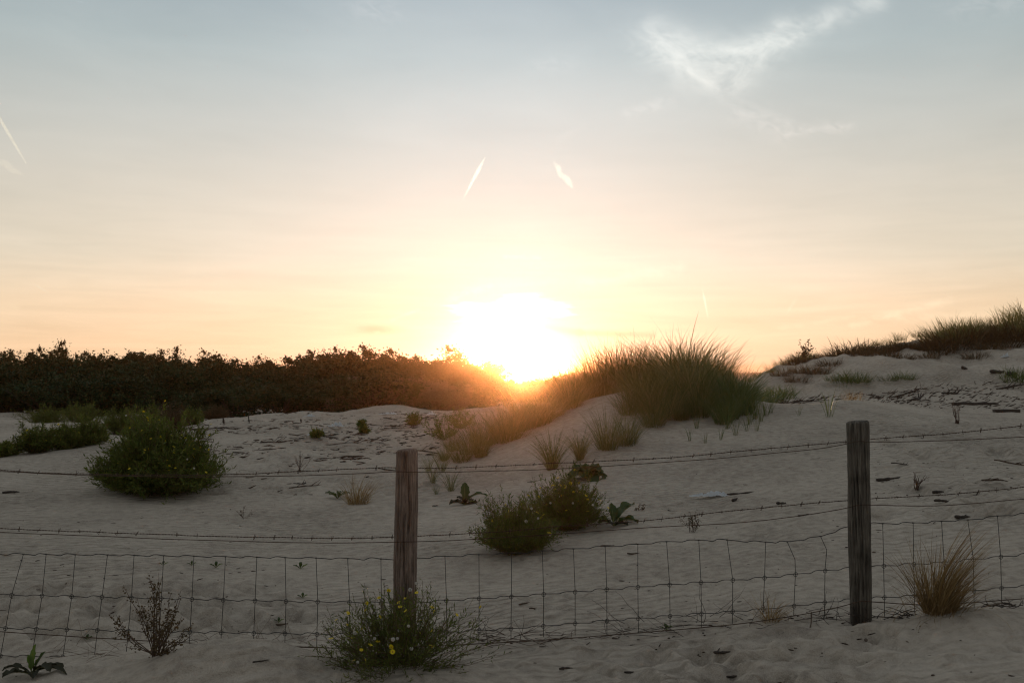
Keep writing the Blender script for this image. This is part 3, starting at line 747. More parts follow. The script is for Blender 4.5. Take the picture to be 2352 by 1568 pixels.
def ragwort(name, loc, label, Hh, Ww, n_stem, n_flow, n_seed, seed, leaf_l=0.032, leaf_w=0.0035, per=12, stem_r=0.0011, fl_s=1.0, asym=(0, 0), spread=1.25, group=None, green=None, airy=0.5, cat='bush', dep=0.9):
    r = np.random.default_rng(seed)
    root = empty(name, loc); tag(root, label, cat, group)
    bs, bl = MB(), MB(); tips = []
    C, D, N = [], [], []
    for i in range(n_stem):
        az = r.random() * 2 * math.pi
        th = spread * r.random() ** 0.62
        # reach of the bush outline in that direction
        dirv = np.array([math.sin(th) * math.cos(az), math.sin(th) * math.sin(az) * dep, math.cos(th)])
        reach = 1 / math.sqrt((dirv[0] / (Ww / 2)) ** 2 + (dirv[1] / (Ww / 2)) ** 2 + (dirv[2] / Hh) ** 2)
        reach *= (0.62 + 0.42 * r.random() ** 0.7) * (1 + asym[0] * dirv[0] + asym[1] * dirv[2])
        reach *= 1 + 0.22 * math.sin(az * 3 + seed) * math.sin(th * 4)
        b0 = np.array([r.normal(0, Ww * 0.05), r.normal(0, Ww * 0.05), -0.01])
        t = np.linspace(0, 1, 7)[:, None]
        P = b0 + dirv * reach * t + np.array([0, 0, 1]) * (0.16 * reach * (t ** 2 - t) * (th > .3)) + r.normal(0, 0.012, (7, 3)) * t * reach * 2
        bs.tube(P, stem_r * np.linspace(1.5, 0.6, 7), 3, cap=False)
        tw = [P]
        for q in range(2 + int(r.random() * 3)):
            k0 = 3 + int(r.random() * 3); o = P[k0]
            dd = P[k0] - P[k0 - 1]; dd = dd / np.linalg.norm(dd) + r.normal(0, 0.42, 3) + [0, 0, 0.3]; dd /= np.linalg.norm(dd)
            ln = reach * (0.16 + 0.20 * r.random())
            Q = o + dd * ln * np.linspace(0, 1, 4)[:, None] + np.array([0, 0, 0.12 * ln]) * np.linspace(0, 1, 4)[:, None] ** 2
            bs.tube(Q, stem_r * 0.6, 3, cap=False); tips.append(Q[-1]); tw.append(Q)
        tips.append(P[-1])
        for Q in tw:
            m = per if Q is P else max(3, per // 2)
            s = (0.12 + 0.86 * r.random(m)) * (len(Q) - 1); k = np.minimum(s.astype(int), len(Q) - 2); f = (s - k)[:, None]
            c = Q[k] * (1 - f) + Q[k + 1] * f
            td = Q[k + 1] - Q[k]; td /= np.linalg.norm(td, axis=1)[:, None]
            d = td * 0.7 + r.normal(0, 0.65, (m, 3)) + [0, 0, .25]; d /= np.linalg.norm(d, axis=1)[:, None]
            nn = np.cross(d, r.normal(0, 1, (m, 3))); nn /= np.linalg.norm(nn, axis=1)[:, None]
            ll = leaf_l * (0.5 + 0.8 * r.random(m))
            C.append(c + d * ll[:, None] / 2); D.append(d); N.append(nn)
    C, D, N = np.concatenate(C), np.concatenate(D), np.concatenate(N)
    bl.rhombs(C, D, N, leaf_l * (0.6 + 0.7 * r.random(len(C))), leaf_w * (0.7 + 0.6 * r.random(len(C))))
    tips = np.array(tips); tips = tips[np.argsort(-tips[:, 2] - 0.25 * r.random(len(tips)) * Hh + 0.35 * tips[:, 1])]
    top = tips[:max(int(len(tips) * airy), n_flow + n_seed)]
    # small buds and spent heads on every tip
    d = r.normal(0, 1, (len(tips), 3)); d /= np.linalg.norm(d, axis=1)[:, None]
    nn = np.cross(d, [0.3, 0.2, 1.0]); nn /= np.linalg.norm(nn, axis=1)[:, None]
    bs.rhombs(tips, d, nn, 0.010 * fl_s, 0.006 * fl_s)
    bs.rhombs(tips, nn, d, 0.010 * fl_s, 0.006 * fl_s)
    bl.build('foliage', green or M['ragwort'], root); bs.build('stems', M['ragwort_stem'], root)
    idx = r.permutation(len(top))
    for q in range(min(n_flow, len(top))):
        bloom('flower', root, top[idx[q]] + [0, 0, .004], fl_s * (0.75 + 0.4 * r.random()), r)
    for q in range(n_flow, min(n_flow + n_seed, len(top))):
        bloom('seed_head', root, top[idx[q]] + [0, 0, .004], fl_s * (0.8 + 0.4 * r.random()), r)
    return root


ragwort('ragwort_bush', pos(915, 4.28, -0.02), 'sprawling ragwort bush with yellow flowers and white seed heads hiding the left post foot', 0.315, 0.74, 270, 36, 16, 11, leaf_l=0.026, leaf_w=0.0040, per=13, stem_r=0.0012, fl_s=0.80, airy=0.55, spread=1.45)
ragwort('ragwort_bush', at(1185, 1268), 'lower rounder ragwort bush on the left of the middle pair, few flowers', 0.37, 0.58, 300, 10, 6, 12, leaf_l=0.036, leaf_w=0.0058, per=18, stem_r=0.0013, fl_s=1.1, airy=0.4)
ragwort('ragwort_bush', at(1298, 1214), 'taller ragwort bush crowded with yellow flowers on the right of the middle pair', 0.43, 0.60, 320, 44, 14, 13, leaf_l=0.036, leaf_w=0.0058, per=17, stem_r=0.0013, fl_s=0.95, airy=0.55)
ragwort('ragwort_bush', at(360, 1128), 'big rounded dark green ragwort bush dotted with yellow flowers, left on the sand', 0.64, 1.18, 1000, 96, 14, 14, leaf_l=0.055, leaf_w=0.0115, per=26, stem_r=0.0018, fl_s=1.0, asym=(0.10, 0.05), airy=0.30, spread=1.4)
for i, (u, d, h, w, lab, br) in enumerate([
        (85, 12.6, .36, .62, 'low ragwort bush at the left end of the row on the pale sand mound', 0),
        (150, 12.8, .34, .60, 'low ragwort bush second in the row on the pale sand mound, yellow tinged', 0),
        (205, 13.0, .34, .55, 'dense green ragwort bush at the right end of the row on the pale mound', 0),
        (15, 12.4, .16, .42, 'small dark bush at the very left edge on the sand drift', 0),
        (110, 22.5, .42, 1.5, 'flat dark bush far left in front of the thicket', 0),
        (190, 22.0, .45, 1.3, 'grey green bush in front of the thicket behind the row of ragwort', 0),
        (285, 17.5, .45, .9, 'olive green bush behind the big rounded ragwort bush, on its left', 0),
        (335, 17.0, .55, .8, 'taller green bush rising just behind the big rounded ragwort bush', 0),
        (395, 19.0, .50, .9, 'reddish brown bush behind the big rounded ragwort bush, on its right', 1),
        (440, 20.5, .34, .6, 'small olive bush at the edge of the driftwood strewn sand', 0),
        (497, 23.5, .36, .60, 'round brown bush against the dark thicket above the strewn sand', 1)]):
    ragwort('ragwort_bush' if not br else 'dry_bush', pos(u, d), lab, h, w, 150, 8 if i < 3 else 0, 2 if i < 3 else 0, 130 + i, leaf_l=0.06, leaf_w=0.010, per=14, stem_r=0.002, fl_s=1.5, airy=.5, green=M['brown_mat'] if br else None)
for i, (u, v, h, lab) in enumerate([(727, 1004, .15, 'small dark green plant on the strewn sand left of the left post'), (832, 982, .14, 'tiny green plant highest on the strewn sand'), (836, 995, .13, 'small green plant on the strewn sand just below the tiny one'),
                                    (952, 978, .28, 'yellow green bushlet on the strewn sand left of the dune grass'), (1020, 1008, .4, 'leafy ragwort at the left end of the dune grass band'), (1060, 985, .45, 'leafy ragwort with glinting leaves inside the dune grass band')]):
    ragwort('leafy_plant', at(u, v), lab, h, h * 1.5, 40, 0, 0, 160 + i, leaf_l=0.06, leaf_w=0.014, per=8, stem_r=0.0015, cat='plant')

# ------------------------------------------------------------------ broad-leaved plants
def leaf(parent, L, W, az, rise, curl, mat, seed, twist=0.0):
    r = np.random.default_rng(seed); b = MB()
    nl, nw = 14, 7
    t = np.linspace(0, 1, nl); s = np.linspace(-1, 1, nw)
    wprof = np.interp(t, [0, .14, .3, .55, .8, .95, 1], [.05, .07, .55, 1, .85, .4, .05])
    a = rise - curl * t ** 1.3
    dx = np.concatenate([[0], np.cumsum(np.cos(a[:-1]) * L / (nl - 1))]); dz = np.concatenate([[0], np.cumsum(np.sin(a[:-1]) * L / (nl - 1))])
    T, S = np.meshgrid(t, s, indexing='ij')
    wav = 0.10 * W * np.sin(T * 17 + S * 2 + seed) * np.abs(S) + 0.05 * W * np.sin(T * 41 + seed) * np.abs(S)
    fold = 0.28 * W * np.abs(S) ** 1.4 * wprof[:, None]
    up = fold + wav
    X = dx[:, None] - np.sin(a)[:, None] * up; Z = dz[:, None] + np.cos(a)[:, None] * up
    Y = S * wprof[:, None] * W / 2 * (1 + 0.10 * np.sin(T * 29 + 3 * seed))
    Y = Y + twist * T * W
    ca, sa = math.cos(az), math.sin(az)
    V = np.stack([X * ca - Y * sa, X * sa + Y * ca, Z], -1)
    i, j = np.meshgrid(np.arange(nl - 1), np.arange(nw - 1), indexing='ij')
    b.add(V, np.stack([i * nw + j, (i + 1) * nw + j, (i + 1) * nw + j + 1, i * nw + j + 1], -1).reshape(-1, 4), 0)
    mid = V[:, nw // 2].copy(); mid[:, 2] -= 0.004 * W / 0.1
    b.tube(mid, np.linspace(0.05 * W, 0.012 * W, nl), 5, 1)
    return b.build('leaf', [mat, M['rib']], parent, smooth=True)


def leafy(loc, label, leaves, seed, name='broadleaf_plant', cat='plant'):
    root = empty(name, loc); tag(root, label, cat)
    for i, (L, W, az, rise, curl, m) in enumerate(leaves):
        leaf(root, L, W, R(az), R(rise), R(curl), M[m], seed + i)
    return root


B_, BL_, BD_ = 'broadleaf', 'broadleaf_light', 'broadleaf_dark'
leafy(at(1410, 1207), 'leaf rosette with big toothed green leaves right of the flowering middle bushes',
      [(.17, .075, 110, 80, 20, B_), (.24, .12, 20, 62, 50, B_), (.20, .09, 0, 40, 85, B_), (.17, .07, 180, 50, 95, B_), (.14, .06, 200, 40, 80, BD_), (.15, .06, 260, 35, 60, BD_), (.12, .06, 330, 30, 60, BD_)], 300)
leafy(at(1068, 1158), 'leaf rosette with one upright and one arching leaf, right of the left post',
      [(.20, .085, 100, 86, 15, B_), (.24, .06, 8, 58, 95, B_), (.14, .08, 350, 20, 60, BD_), (.15, .09, 190, 25, 60, BD_), (.13, .08, 250, 40, 70, BD_), (.14, .08, 300, 45, 80, BD_), (.13, .08, 60, 60, 70, BD_), (.12, .07, 140, 55, 70, BD_)], 320)
leafy(at(1348, 1098), 'round cabbage like plant with drooping leaves just below the barbed wire on the dune foot',
      [(.21, .14, a, 48 + 14 * math.sin(a), 125, B_) for a in range(0, 360, 36)] + [(.20, .14, a, 74, 120, B_) for a in (20, 90, 140, 210, 260, 320)], 340)
leafy(at(72, 1548), 'withering rosette in the bottom left corner with bright green leaves upright over drooping dark ones',
      [(.13, .028, 80, 84, 15, BL_), (.09, .035, 150, 80, 20, BL_), (.11, .028, 40, 62, 10, B_), (.16, .036, 10, 38, 80, BD_), (.19, .036, 350, 32, 75, BD_), (.14, .038, 185, 42, 85, BD_), (.13, .05, 225, 30, 60, BD_), (.12, .05, 300, 30, 60, BD_), (.15, .05, 330, 45, 80, BD_)], 360)
leafy(pos(15, 4.05), 'dark crumpled leaves in the very bottom left corner of the sand', [(.10, .04, 20, 30, 60, BD_), (.10, .04, 160, 35, 70, BD_), (.09, .04, 60, 50, 60, BD_)], 380)
leafy(at(775, 1144), 'small dark green leafy plant touching the pale straw tuft', [(.14, .06, a, 45, 60, B_) for a in (10, 80, 170, 240, 310)], 390)
for i, (u, v, s, lab) in enumerate([(690, 1306, .09, 'pale green seedling on the sand below the lower barbed strand'), (496, 1303, .08, 'small green seedling with two leaves beside a dark sand hollow'), (440, 1298, .06, 'tiny green seedling left of the two leaved seedling'),
                                    (375, 1298, .06, 'seedling behind the netting below the big rounded bush'), (695, 1373, .06, 'flat green seedling inside the netting left of the left post'),
                                    (1530, 1447, .06, 'flat green seedling at the foot of the netting between the posts'), (640, 1430, .05, 'tiny seedling by the netting at lower left'), (200, 1468, .05, 'tiny green seedling low in the netting near the brown weed')]):
    leafy(at(u, v), lab, [(s * .62, s * .25, a, 45 + 20 * (q % 2), 40, BL_ if q == 0 else B_) for q, a in enumerate((10, 100, 200, 290))], 400 + 10 * i, 'seedling')


# ------------------------------------------------------------------ dry brown dock weed and other dead stalks
def weed(name, loc, label, h, n, seed, spread=1.0, seeds=26, sr=0.0016, ss=0.011, cat='weed', group=None):
    r = np.random.default_rng(seed); root = empty(name, loc); tag(root, label, cat, group)
    bs, bd = MB(), MB()
    for i in range(n):
        az = r.random() * 2 * math.pi; th = spread * (0.15 + 0.75 * r.random())
        ln = h * (0.55 + 0.45 * r.random()) * (1.0 if th < .6 * spread else 0.85)
        t = np.linspace(0, 1, 9); P = [np.array([r.normal(0, .012), r.normal(0, .012), -.01])]
        d = np.array([math.sin(th) * math.cos(az), math.sin(th) * math.sin(az) * .7, math.cos(th)])
        for k in range(8):
            d = d + r.normal(0, 0.11, 3) + [0, 0, 0.05]; d /= np.linalg.norm(d); P.append(P[-1] + d * ln / 8)
        P = np.array(P); bs.tube(P, np.linspace(sr * 1.4, sr * .4, 9), 4)
        br = [P[3:]]
        for q in range(2):
            k0 = 3 + int(r.random() * 4); dd = P[k0] - P[k0 - 1]; dd = dd / np.linalg.norm(dd) + r.normal(0, .45, 3); dd /= np.linalg.norm(dd)
            Q = P[k0] + dd * ln * .28 * np.linspace(0, 1, 4)[:, None]; bs.tube(Q, sr * .5, 3); br.append(Q)
        for Q in br:
            m = seeds if Q is br[0] else seeds // 2
            if m:
                s = r.random(m) * (len(Q) - 1.001); k = s.astype(int); f = (s - k)[:, None]
                c = Q[k] * (1 - f) + Q[k + 1] * f + r.normal(0, ss * .55, (m, 3))
                dd = r.normal(0, 1, (m, 3)); dd /= np.linalg.norm(dd, axis=1)[:, None]
                nn = np.cross(dd, r.normal(0, 1, (m, 3))); nn /= np.linalg.norm(nn, axis=1)[:, None]
                bd.rhombs(c, dd, nn, ss * (.6 + .6 * r.random(m)), ss * .75); bd.rhombs(c, dd, np.cross(dd, nn), ss * .8, ss * .6)
    bs.build('stems', M['dock_stem'], root)
    if bd.V:
        bd.build('seeds', M['dock'], root)
    return root


weed('dead_weed', pos(368, 4.42), 'dead rust brown dock weed with seed clusters in front of the netting at lower left', 0.37, 24, 21, 1.5, 20, .0019, .0120)
weed('dead_weed', at(1590, 1222), 'small dry reddish weed on the sand between the posts', 0.16, 9, 22, .9, 16, .0012, .010)
weed('dead_weed', at(1472, 1172), 'tiny dry weed tuft on the sand right of the toothed leaf rosette', 0.07, 6, 23, 1.2, 10, .001, .010)
weed('dead_weed', at(560, 1190), 'thin bleached dry weed lying on the sand right below the big rounded bush', 0.16, 8, 24, 1.3, 4, .0012, .008)
weed('dead_weed', at(690, 1082), 'dry grey weed behind the upper wires left of the left post', 0.28, 9, 25, 1.2, 4, .0022, .010)
weed('dead_weed', at(2105, 1122), 'dark tangled root clump on the sand right of the right post', 0.15, 12, 26, 1.3, 0, .003, .012, 'root')
weed('dead_weed', at(2200, 972), 'dark bare twig branching on the far sand right of the right post', 0.30, 7, 27, 1.2, 0, .004, .01, 'twig')
weed('dead_weed', pos(1848, 28.6), 'dark seeding stalk standing on the skyline of the far right dune', 0.75, 7, 28, .35, 16, .008, .05)


# ------------------------------------------------------------------ driftwood, twigs and scraps
def stick_mesh(b, L, r0, seed, bend=0.3, twigs=1, sides=6, lift=0.25):
    r = np.random.default_rng(seed); n = 11
    d = np.array([1.0, 0, 0]); P = [np.zeros(3)]; c = bend * r.normal(0, 1)
    for k in range(n - 1):
        d = d + np.array([0, c * 0.16 + r.normal(0, .05), r.normal(0, .05)]) ; d /= np.linalg.norm(d); P.append(P[-1] + d * L / (n - 1))
    P = np.array(P); P -= P.mean(0); P[:, 2] += r0 * .5 - P[:, 2].min() * .8
    rad = r0 * np.interp(np.linspace(0, 1, n), [0, .1, .7, 1], [.7, 1, .8, .35]) * (1 + .15 * r.normal(0, 1, n))
    b.tube(P, np.maximum(rad, r0 * .2), sides)
    for q in range(twigs):
        k = 2 + int(r.random() * (n - 4)); dd = P[k + 1] - P[k]; dd /= np.linalg.norm(dd)
        dd = dd + np.array([0, r.normal(0, .8), lift + .5 * r.random()]); dd /= np.linalg.norm(dd)
        ln = L * (.15 + .25 * r.random())
        Q = P[k] + dd * ln * np.linspace(0, 1, 5)[:, None] + r.normal(0, .02 * ln, (5, 3)) * np.linspace(0, 1, 5)[:, None]
        b.tube(Q, np.linspace(r0 * .6, r0 * .2, 5), 5)


def stick(u, v, L, r0, rz, label, seed, mat='drift', bend=.3, twigs=1, name='driftwood_stick', cat='driftwood', tilt=0.0, group=None):
    if name == 'driftwood_branch':
        r0, bend, twigs = r0 * .62, max(bend, .6), twigs + 2
    b = MB(); stick_mesh(b, L, r0, seed, bend, twigs)
    o = b.build(name, M[mat], smooth=True); p = at(u, v); o.location = p; o.rotation_euler = (0, tilt, R(rz))
    return tag(o, label, cat, group)


stick(1710, 1134, .34, .009, 3, 'dark curved driftwood stick beside the white plastic scrap', 1, bend=1.2, twigs=0)
stick(2040, 1103, .20, .014, 5, 'short thick dark driftwood piece right of the right post', 2, twigs=0, bend=.1)
stick(2068, 1068, .17, .006, -20, 'thin forked twig on the sand high right of the right post', 3, twigs=2)
stick(2165, 1155, .13, .011, 10, 'dark stubby driftwood piece just below the lower barbed strand right of the post', 4, twigs=1)
stick(2155, 1133, .09, .014, 20, 'small dark lump of driftwood under the lower barbed strand', 5, twigs=0)
stick(2212, 1190, .12, .013, -15, 'dark driftwood chunk right behind the netting top near the right edge', 6, twigs=1)
stick(2285, 1108, .28, .010, 25, 'forked brown branch lying near the right edge', 7, 'drift_brown', twigs=3)
stick(2330, 1070, .35, .008, -20, 'thin brown branch at the right edge above the forked branch', 8, 'drift_brown', twigs=4)
stick(2245, 1135, .12, .006, 60, 'thin twig leaning by the barbed strand near the right edge', 9, twigs=1, tilt=-.5)
stick(1795, 1158, .08, .012, 0, 'dark crumpled piece of bark left of the right post at the barbed strand', 10, twigs=2)
stick(1845, 1185, .08, .007, 5, 'small bark chip left of the right post', 11, twigs=0)
stick(25, 1132, .16, .014, 5, 'dark knobbly driftwood piece at the left edge on the bare sand', 12, twigs=1)
stick(1688, 1150, .07, .012, 20, 'small dark burr of weed just below the plastic scrap', 13, twigs=3)
stick(1455, 1272, .085, .006, 3, 'short brown stick lying in the middle of the netting', 14, 'drift_brown', twigs=0)
stick(1395, 1253, .10, .004, 25, 'thin twig by the top of the netting between the posts', 15, twigs=0)
stick(1205, 1388, .07, .005, 25, 'small brown twig low in the netting right of the left post', 16, 'drift_brown', twigs=0)
stick(1225, 1400, .06, .005, 35, 'small twig slanting low in the netting near the brown one', 17, 'drift_brown', twigs=0)
stick(640, 1438, .14, .006, -5, 'bent stick lying behind the netting left of the left post', 18, 'drift_brown', bend=1.3, twigs=0)
stick(600, 1520, .07, .004, 15, 'small dark twig in the sand left of the sprawling bush', 19, twigs=0)
stick(1300, 1536, .06, .006, 20, 'small dark twig on the trampled sand in front of the fence', 20, twigs=0)
stick(1445, 1545, .05, .005, 15, 'tiny dark twig on the trampled sand below the netting', 21, twigs=0)
stick(1660, 1500, .08, .007, 10, 'dark twig at the edge of the trampled sand left of the right post', 22, twigs=1)
stick(1685, 1555, .06, .005, 0, 'small dark chip at the bottom edge of the sand', 23, twigs=0)
stick(1860, 1440, .16, .005, 40, 'thin dry stalk leaning against the netting left of the right post', 24, 'drift_brown', twigs=0, tilt=-.7)
stick(1230, 1106, .18, .004, 20, 'thin twig on the dune foot behind the plain wires', 25, 'drift_brown', twigs=0)
stick(1000, 1163, .07, .007, 0, 'dark chip of wood on the sand right of the left post', 26, twigs=0)
stick(705, 1118, .40, .008, 8, 'long thin branch on the sand behind the upper wires left of the left post', 27, 'drift_brown', twigs=3, bend=.6)
stick(690, 1112, .22, .008, -15, 'knotty dark branch beside the long thin branch', 28, twigs=3)
# the drift line on the right
stick(2105, 918, 1.0, .045, 20, 'thick dark forked branch in the drift line below the far dune', 30, twigs=2, bend=.2, name='driftwood_branch', tilt=-.1)
stick(2083, 908, .65, .035, 145, 'dark limb pointing up left out of the thick forked branch', 31, twigs=1, name='driftwood_branch', tilt=.5)
stick(2185, 905, .6, .04, 10, 'stumpy dark branch with raised arms in the drift line', 32, twigs=4, name='driftwood_branch')
stick(2240, 930, .9, .040, 2, 'long dark log half buried near the right edge of the drift line', 33, twigs=0, bend=.05, name='driftwood_log')
stick(2330, 893, .8, .035, 4, 'long dark branch high in the drift line at the right edge', 34, twigs=1, name='driftwood_branch')
stick(1830, 926, .7, .018, 8, 'thin dark branch in the drift line behind the near sand crest', 35, twigs=5, name='driftwood_branch')
stick(1865, 922, .8, .020, -8, 'spiky dark branch in the drift line left of the reddish grass', 36, twigs=5, name='driftwood_branch')
stick(1800, 924, .5, .016, 15, 'short forked branch at the left end of the drift line', 37, twigs=4, name='driftwood_branch')
stick(2050, 903, .6, .020, -15, 'crooked brown branch in the drift line left of the thick one', 38, 'drift_brown', twigs=5, name='driftwood_branch')
stick(2130, 895, .7, .018, 12, 'crooked brown branch in the drift line above the thick one', 39, 'drift_brown', twigs=5, name='driftwood_branch')
stick(2215, 848, .26, .04, 60, 'dark stump high on the bare slope of the far dune', 40, twigs=1, name='driftwood_stump')
stick(2290, 858, .30, .045, 0, 'dark root clump on the slope of the far dune near the right edge', 41, twigs=4, name='driftwood_stump')
stick(2325, 862, .32, .06, 30, 'dark hollow stump beside grass at the right edge of the far slope', 42, twigs=3, name='driftwood_stump')
# the squared plank
b = MB(); V = np.array([[x, y, z] for z in (0, .05) for y in (-.06, .06) for x in (-.22, .22)], float) + rng.normal(0, .002, (8, 3))
b.add(V, np.array([[0, 2, 3, 1], [4, 5, 7, 6], [0, 1, 5, 4], [2, 6, 7, 3], [0, 4, 6, 2], [1, 3, 7, 5]]))
o = b.build('wooden_plank', M['drift']); bv = o.modifiers.new('edge', 'BEVEL'); bv.width = .006; bv.segments = 2
o.location = at(2318, 947) + Vector((0, .1, .0)); o.rotation_euler = (0, 0, R(-3)); tag(o, 'short squared dark plank on the sand at the right edge', 'plank')
# stakes and sticks standing or lying on the strewn sand
stick(513, 972, .20, .022, 90, 'dark stump standing at the left end of the strewn sand', 50, twigs=1, name='driftwood_stump', tilt=1.3)
stick(572, 968, .22, .012, 90, 'thin dark stake standing on the strewn sand crest', 51, twigs=0, name='driftwood_stick', tilt=1.35)
stick(692, 970, .16, .018, 90, 'short dark stake standing on the strewn sand left of centre', 52, twigs=0, tilt=1.35)
stick(743, 1002, .18, .020, 80, 'dark leaning stake beside a small green plant on the strewn sand', 53, twigs=0, tilt=1.15)
stick(502, 985, .45, .02, 15, 'dark branch at the left end of the strewn sand', 54, twigs=2, name='driftwood_branch')
stick(640, 1015, .6, .013, 12, 'long thin branch lying low on the strewn sand', 55, twigs=2, name='driftwood_branch')
stick(790, 1022, .6, .011, 18, 'thin branch slanting across the lower strewn sand', 56, twigs=1, name='driftwood_branch')
stick(920, 985, .8, .012, 12, 'long twig slanting below the yellow green bushlet', 57, twigs=1, name='driftwood_branch')
stick(985, 1045, .5, .010, 18, 'thin twig on the sand just right above the left post', 58, 'drift_brown', twigs=1)

# dead twigs tangled along the foot of the netting
def tangle(loc, label, n, L, seed, mat, rr=.0016, sc=(1, .5, .5), group=None):
    b = MB(); r = np.random.default_rng(seed)
    for i in range(n):
        p = r.normal(0, 1, 3) * np.array([L * .5, L * .12, L * .04]) + [0, 0, L * .08]
        d = np.array([r.normal(0, 1), r.normal(0, .5), r.normal(0.15, .28)]); d /= np.linalg.norm(d); P = [p]
        m = 7
        for k in range(m):
            d = d + r.normal(0, .17, 3); d /= np.linalg.norm(d); P.append(P[-1] + d * L * (.35 + .3 * r.random()) / m)
        P = np.array(P); P[:, 2] = np.maximum(P[:, 2], -.01); b.tube(P, np.linspace(rr, rr * .4, m + 1), 4)
    b.tube([[-L * .75, 0, .0], [-L * .3, .02, L * .05], [L * .2, -.01, L * .04], [L * .75, .01, .0]], rr, 4)
    o = b.build('twig_tangle', M[mat]); o.location = loc
    return tag(o, label, 'twigs', group)


tangle(pos(1130, 4.72, .0), 'brown tangle of dead twigs at the netting foot right of the sprawling bush', 34, .34, 1, 'drift_brown')
tangle(pos(1215, 4.70, .0), 'sparse thin twigs along the netting foot between the posts', 16, .26, 2, 'drift_brown', .0012)
tangle(pos(1640, 4.72, .0), 'dark twig litter along the netting foot left of the straw tuft', 22, .40, 3, 'drift', .0014)
tangle(pos(1480, 4.70, -.01), 'thin dark twig litter at the netting foot in the middle', 14, .38, 9, 'drift', .0012)
tangle(pos(1900, 4.72, .0), 'dark twigs heaped at the left foot of the right post', 22, .24, 4, 'drift', .0016)
tangle(pos(2045, 4.66, .0), 'dark twigs heaped at the right foot of the right post', 26, .22, 5, 'drift', .0022)
tangle(pos(2290, 4.60, .02), 'dark root snarl at the right side of the golden tussock', 26, .12, 6, 'drift', .0022)
tangle(pos(250, 4.66, .0), 'thin tan twigs behind the dead brown weed', 20, .34, 7, 'twig', .0011)
tangle(pos(630, 4.55, .0), 'pinkish fine twigs along the sand drift left of the sprawling bush', 22, .30, 8, 'twig', .0011)
tangle(pos(480, 4.50, .02), 'fine reddish stalks on top of the drift beside the brown weed', 16, .18, 10, 'drift_brown', .0012)


# white scraps
def scrap(loc, L, W, h, label, seed, name='plastic_scrap'):
    r = np.random.default_rng(seed); b = MB(); n, m = 26, 10
    t, s = np.meshgrid(np.linspace(0, 1, n), np.linspace(-.5, .5, m), indexing='ij')
    env = np.interp(t, [0, .3, .55, .75, 1], [.2, .5, .9, 1, .4])
    z = h * env * (.25 + np.abs(fbm(t * 7 + seed, s * 4 + seed, 3)) * 1.9) * (1 - 1.2 * s ** 2 * 2)
    x = (t - .5) * L + .02 * r.normal(0, 1, (n, m)) * L * .3; y = s * W * env * (1 + .3 * fbm(t * 9, s * 9 + seed, 2))
    V = np.stack([x, y, z + .004], -1); i, j = np.meshgrid(np.arange(n - 1), np.arange(m - 1), indexing='ij')
    b.add(V, np.stack([i * m + j, (i + 1) * m + j, (i + 1) * m + j + 1, i * m + j + 1], -1).reshape(-1, 4))
    o = b.build(name, M['scrap'], smooth=False); o.location = loc; return tag(o, label, 'litter')


scrap(at(1630, 1142), .34, .13, .060, 'crumpled white plastic film lying on the sand between the posts', 1)
scrap(at(709, 958), .26, .16, .07, 'small white plastic scrap high on the strewn sand', 2)
scrap(at(771, 981), .28, .18, .09, 'bright white plastic scrap in the middle of the strewn sand', 3)
scrap(at(990, 954), .22, .15, .09, 'white plastic scrap on the crest left of the dune grass', 4)
scrap(at(713, 1000), .12, .1, .05, 'tiny white scrap beside the small dark green plant', 5)
scrap(at(890, 952), .40, .14, .05, 'bluish white strip of plastic on the crest of the strewn sand', 6)
scrap(pos(2308, 25.6), .22, .15, .10, 'white scrap on the bare slope of the far right dune', 7)

# strewn twig crumbs that nobody could count
def litter(name, label, spots, seed, mat, L0, L1, r0):
    b = MB(); r = np.random.default_rng(seed)
    for (u0, u1, d0, d1, n, cl) in spots:
        for i in range(n):
            d = d0 + (d1 - d0) * r.random(); u = u0 + (u1 - u0) * r.random(); x = (u - 1176) / FPX * d
            if cl and fbm(np.array([x * 1.3]), np.array([d * .7]), 2)[0] < (r.random() - .6) * .5:
                continue
            p = np.array([x, d, gz(x, d, False)[0] + r0 * .6]); a = r.normal(0.15, .5); L = L0 + (L1 - L0) * r.random() ** 2
            dv = np.array([math.cos(a), math.sin(a), r.normal(0.06, .12) if r0 < .008 else abs(r.normal(0.15, .35))])
            nrm = np.array([-math.sin(a), math.cos(a), 0])
            t = np.linspace(-.5, .5, 4)[:, None]; P = p + dv * L * t + nrm * L * r.normal(0, .25) * (t ** 2) + [0, 0, .002]
            b.tube(P, r0 * (.5 + r.random()) * np.array([.7, 1, .9, .4]), 4)
    o = b.build(name, M[mat]); tag(o, label, 'litter', kind='stuff'); return o


litter('strewn_twigs', 'dark twigs strewn over the sand in front of the thicket', [(420, 1010, 12.5, 24.5, 2300, 1), (480, 900, 10, 15, 160, 1)], 1, 'litter', .03, .26, .0064)
litter('drift_line_twigs', 'broken brown twigs of the drift line below the far dune', [(1760, 2080, 18.5, 21.5, 190, 0), (2000, 2400, 18.2, 22.5, 430, 0)], 2, 'litter', .04, .26, .0082)
litter('sand_crumbs', 'small bark chips and crumbs scattered over the near sand', [(-80, 2430, 5, 9.5, 330, 1), (1300, 2430, 3.6, 4.8, 90, 0), (2000, 2430, 7, 11, 130, 0), (-80, 900, 5, 7, 90, 0), (1100, 2000, 4.6, 4.9, 60, 0)], 3, 'litter', .006, .045, .0022)

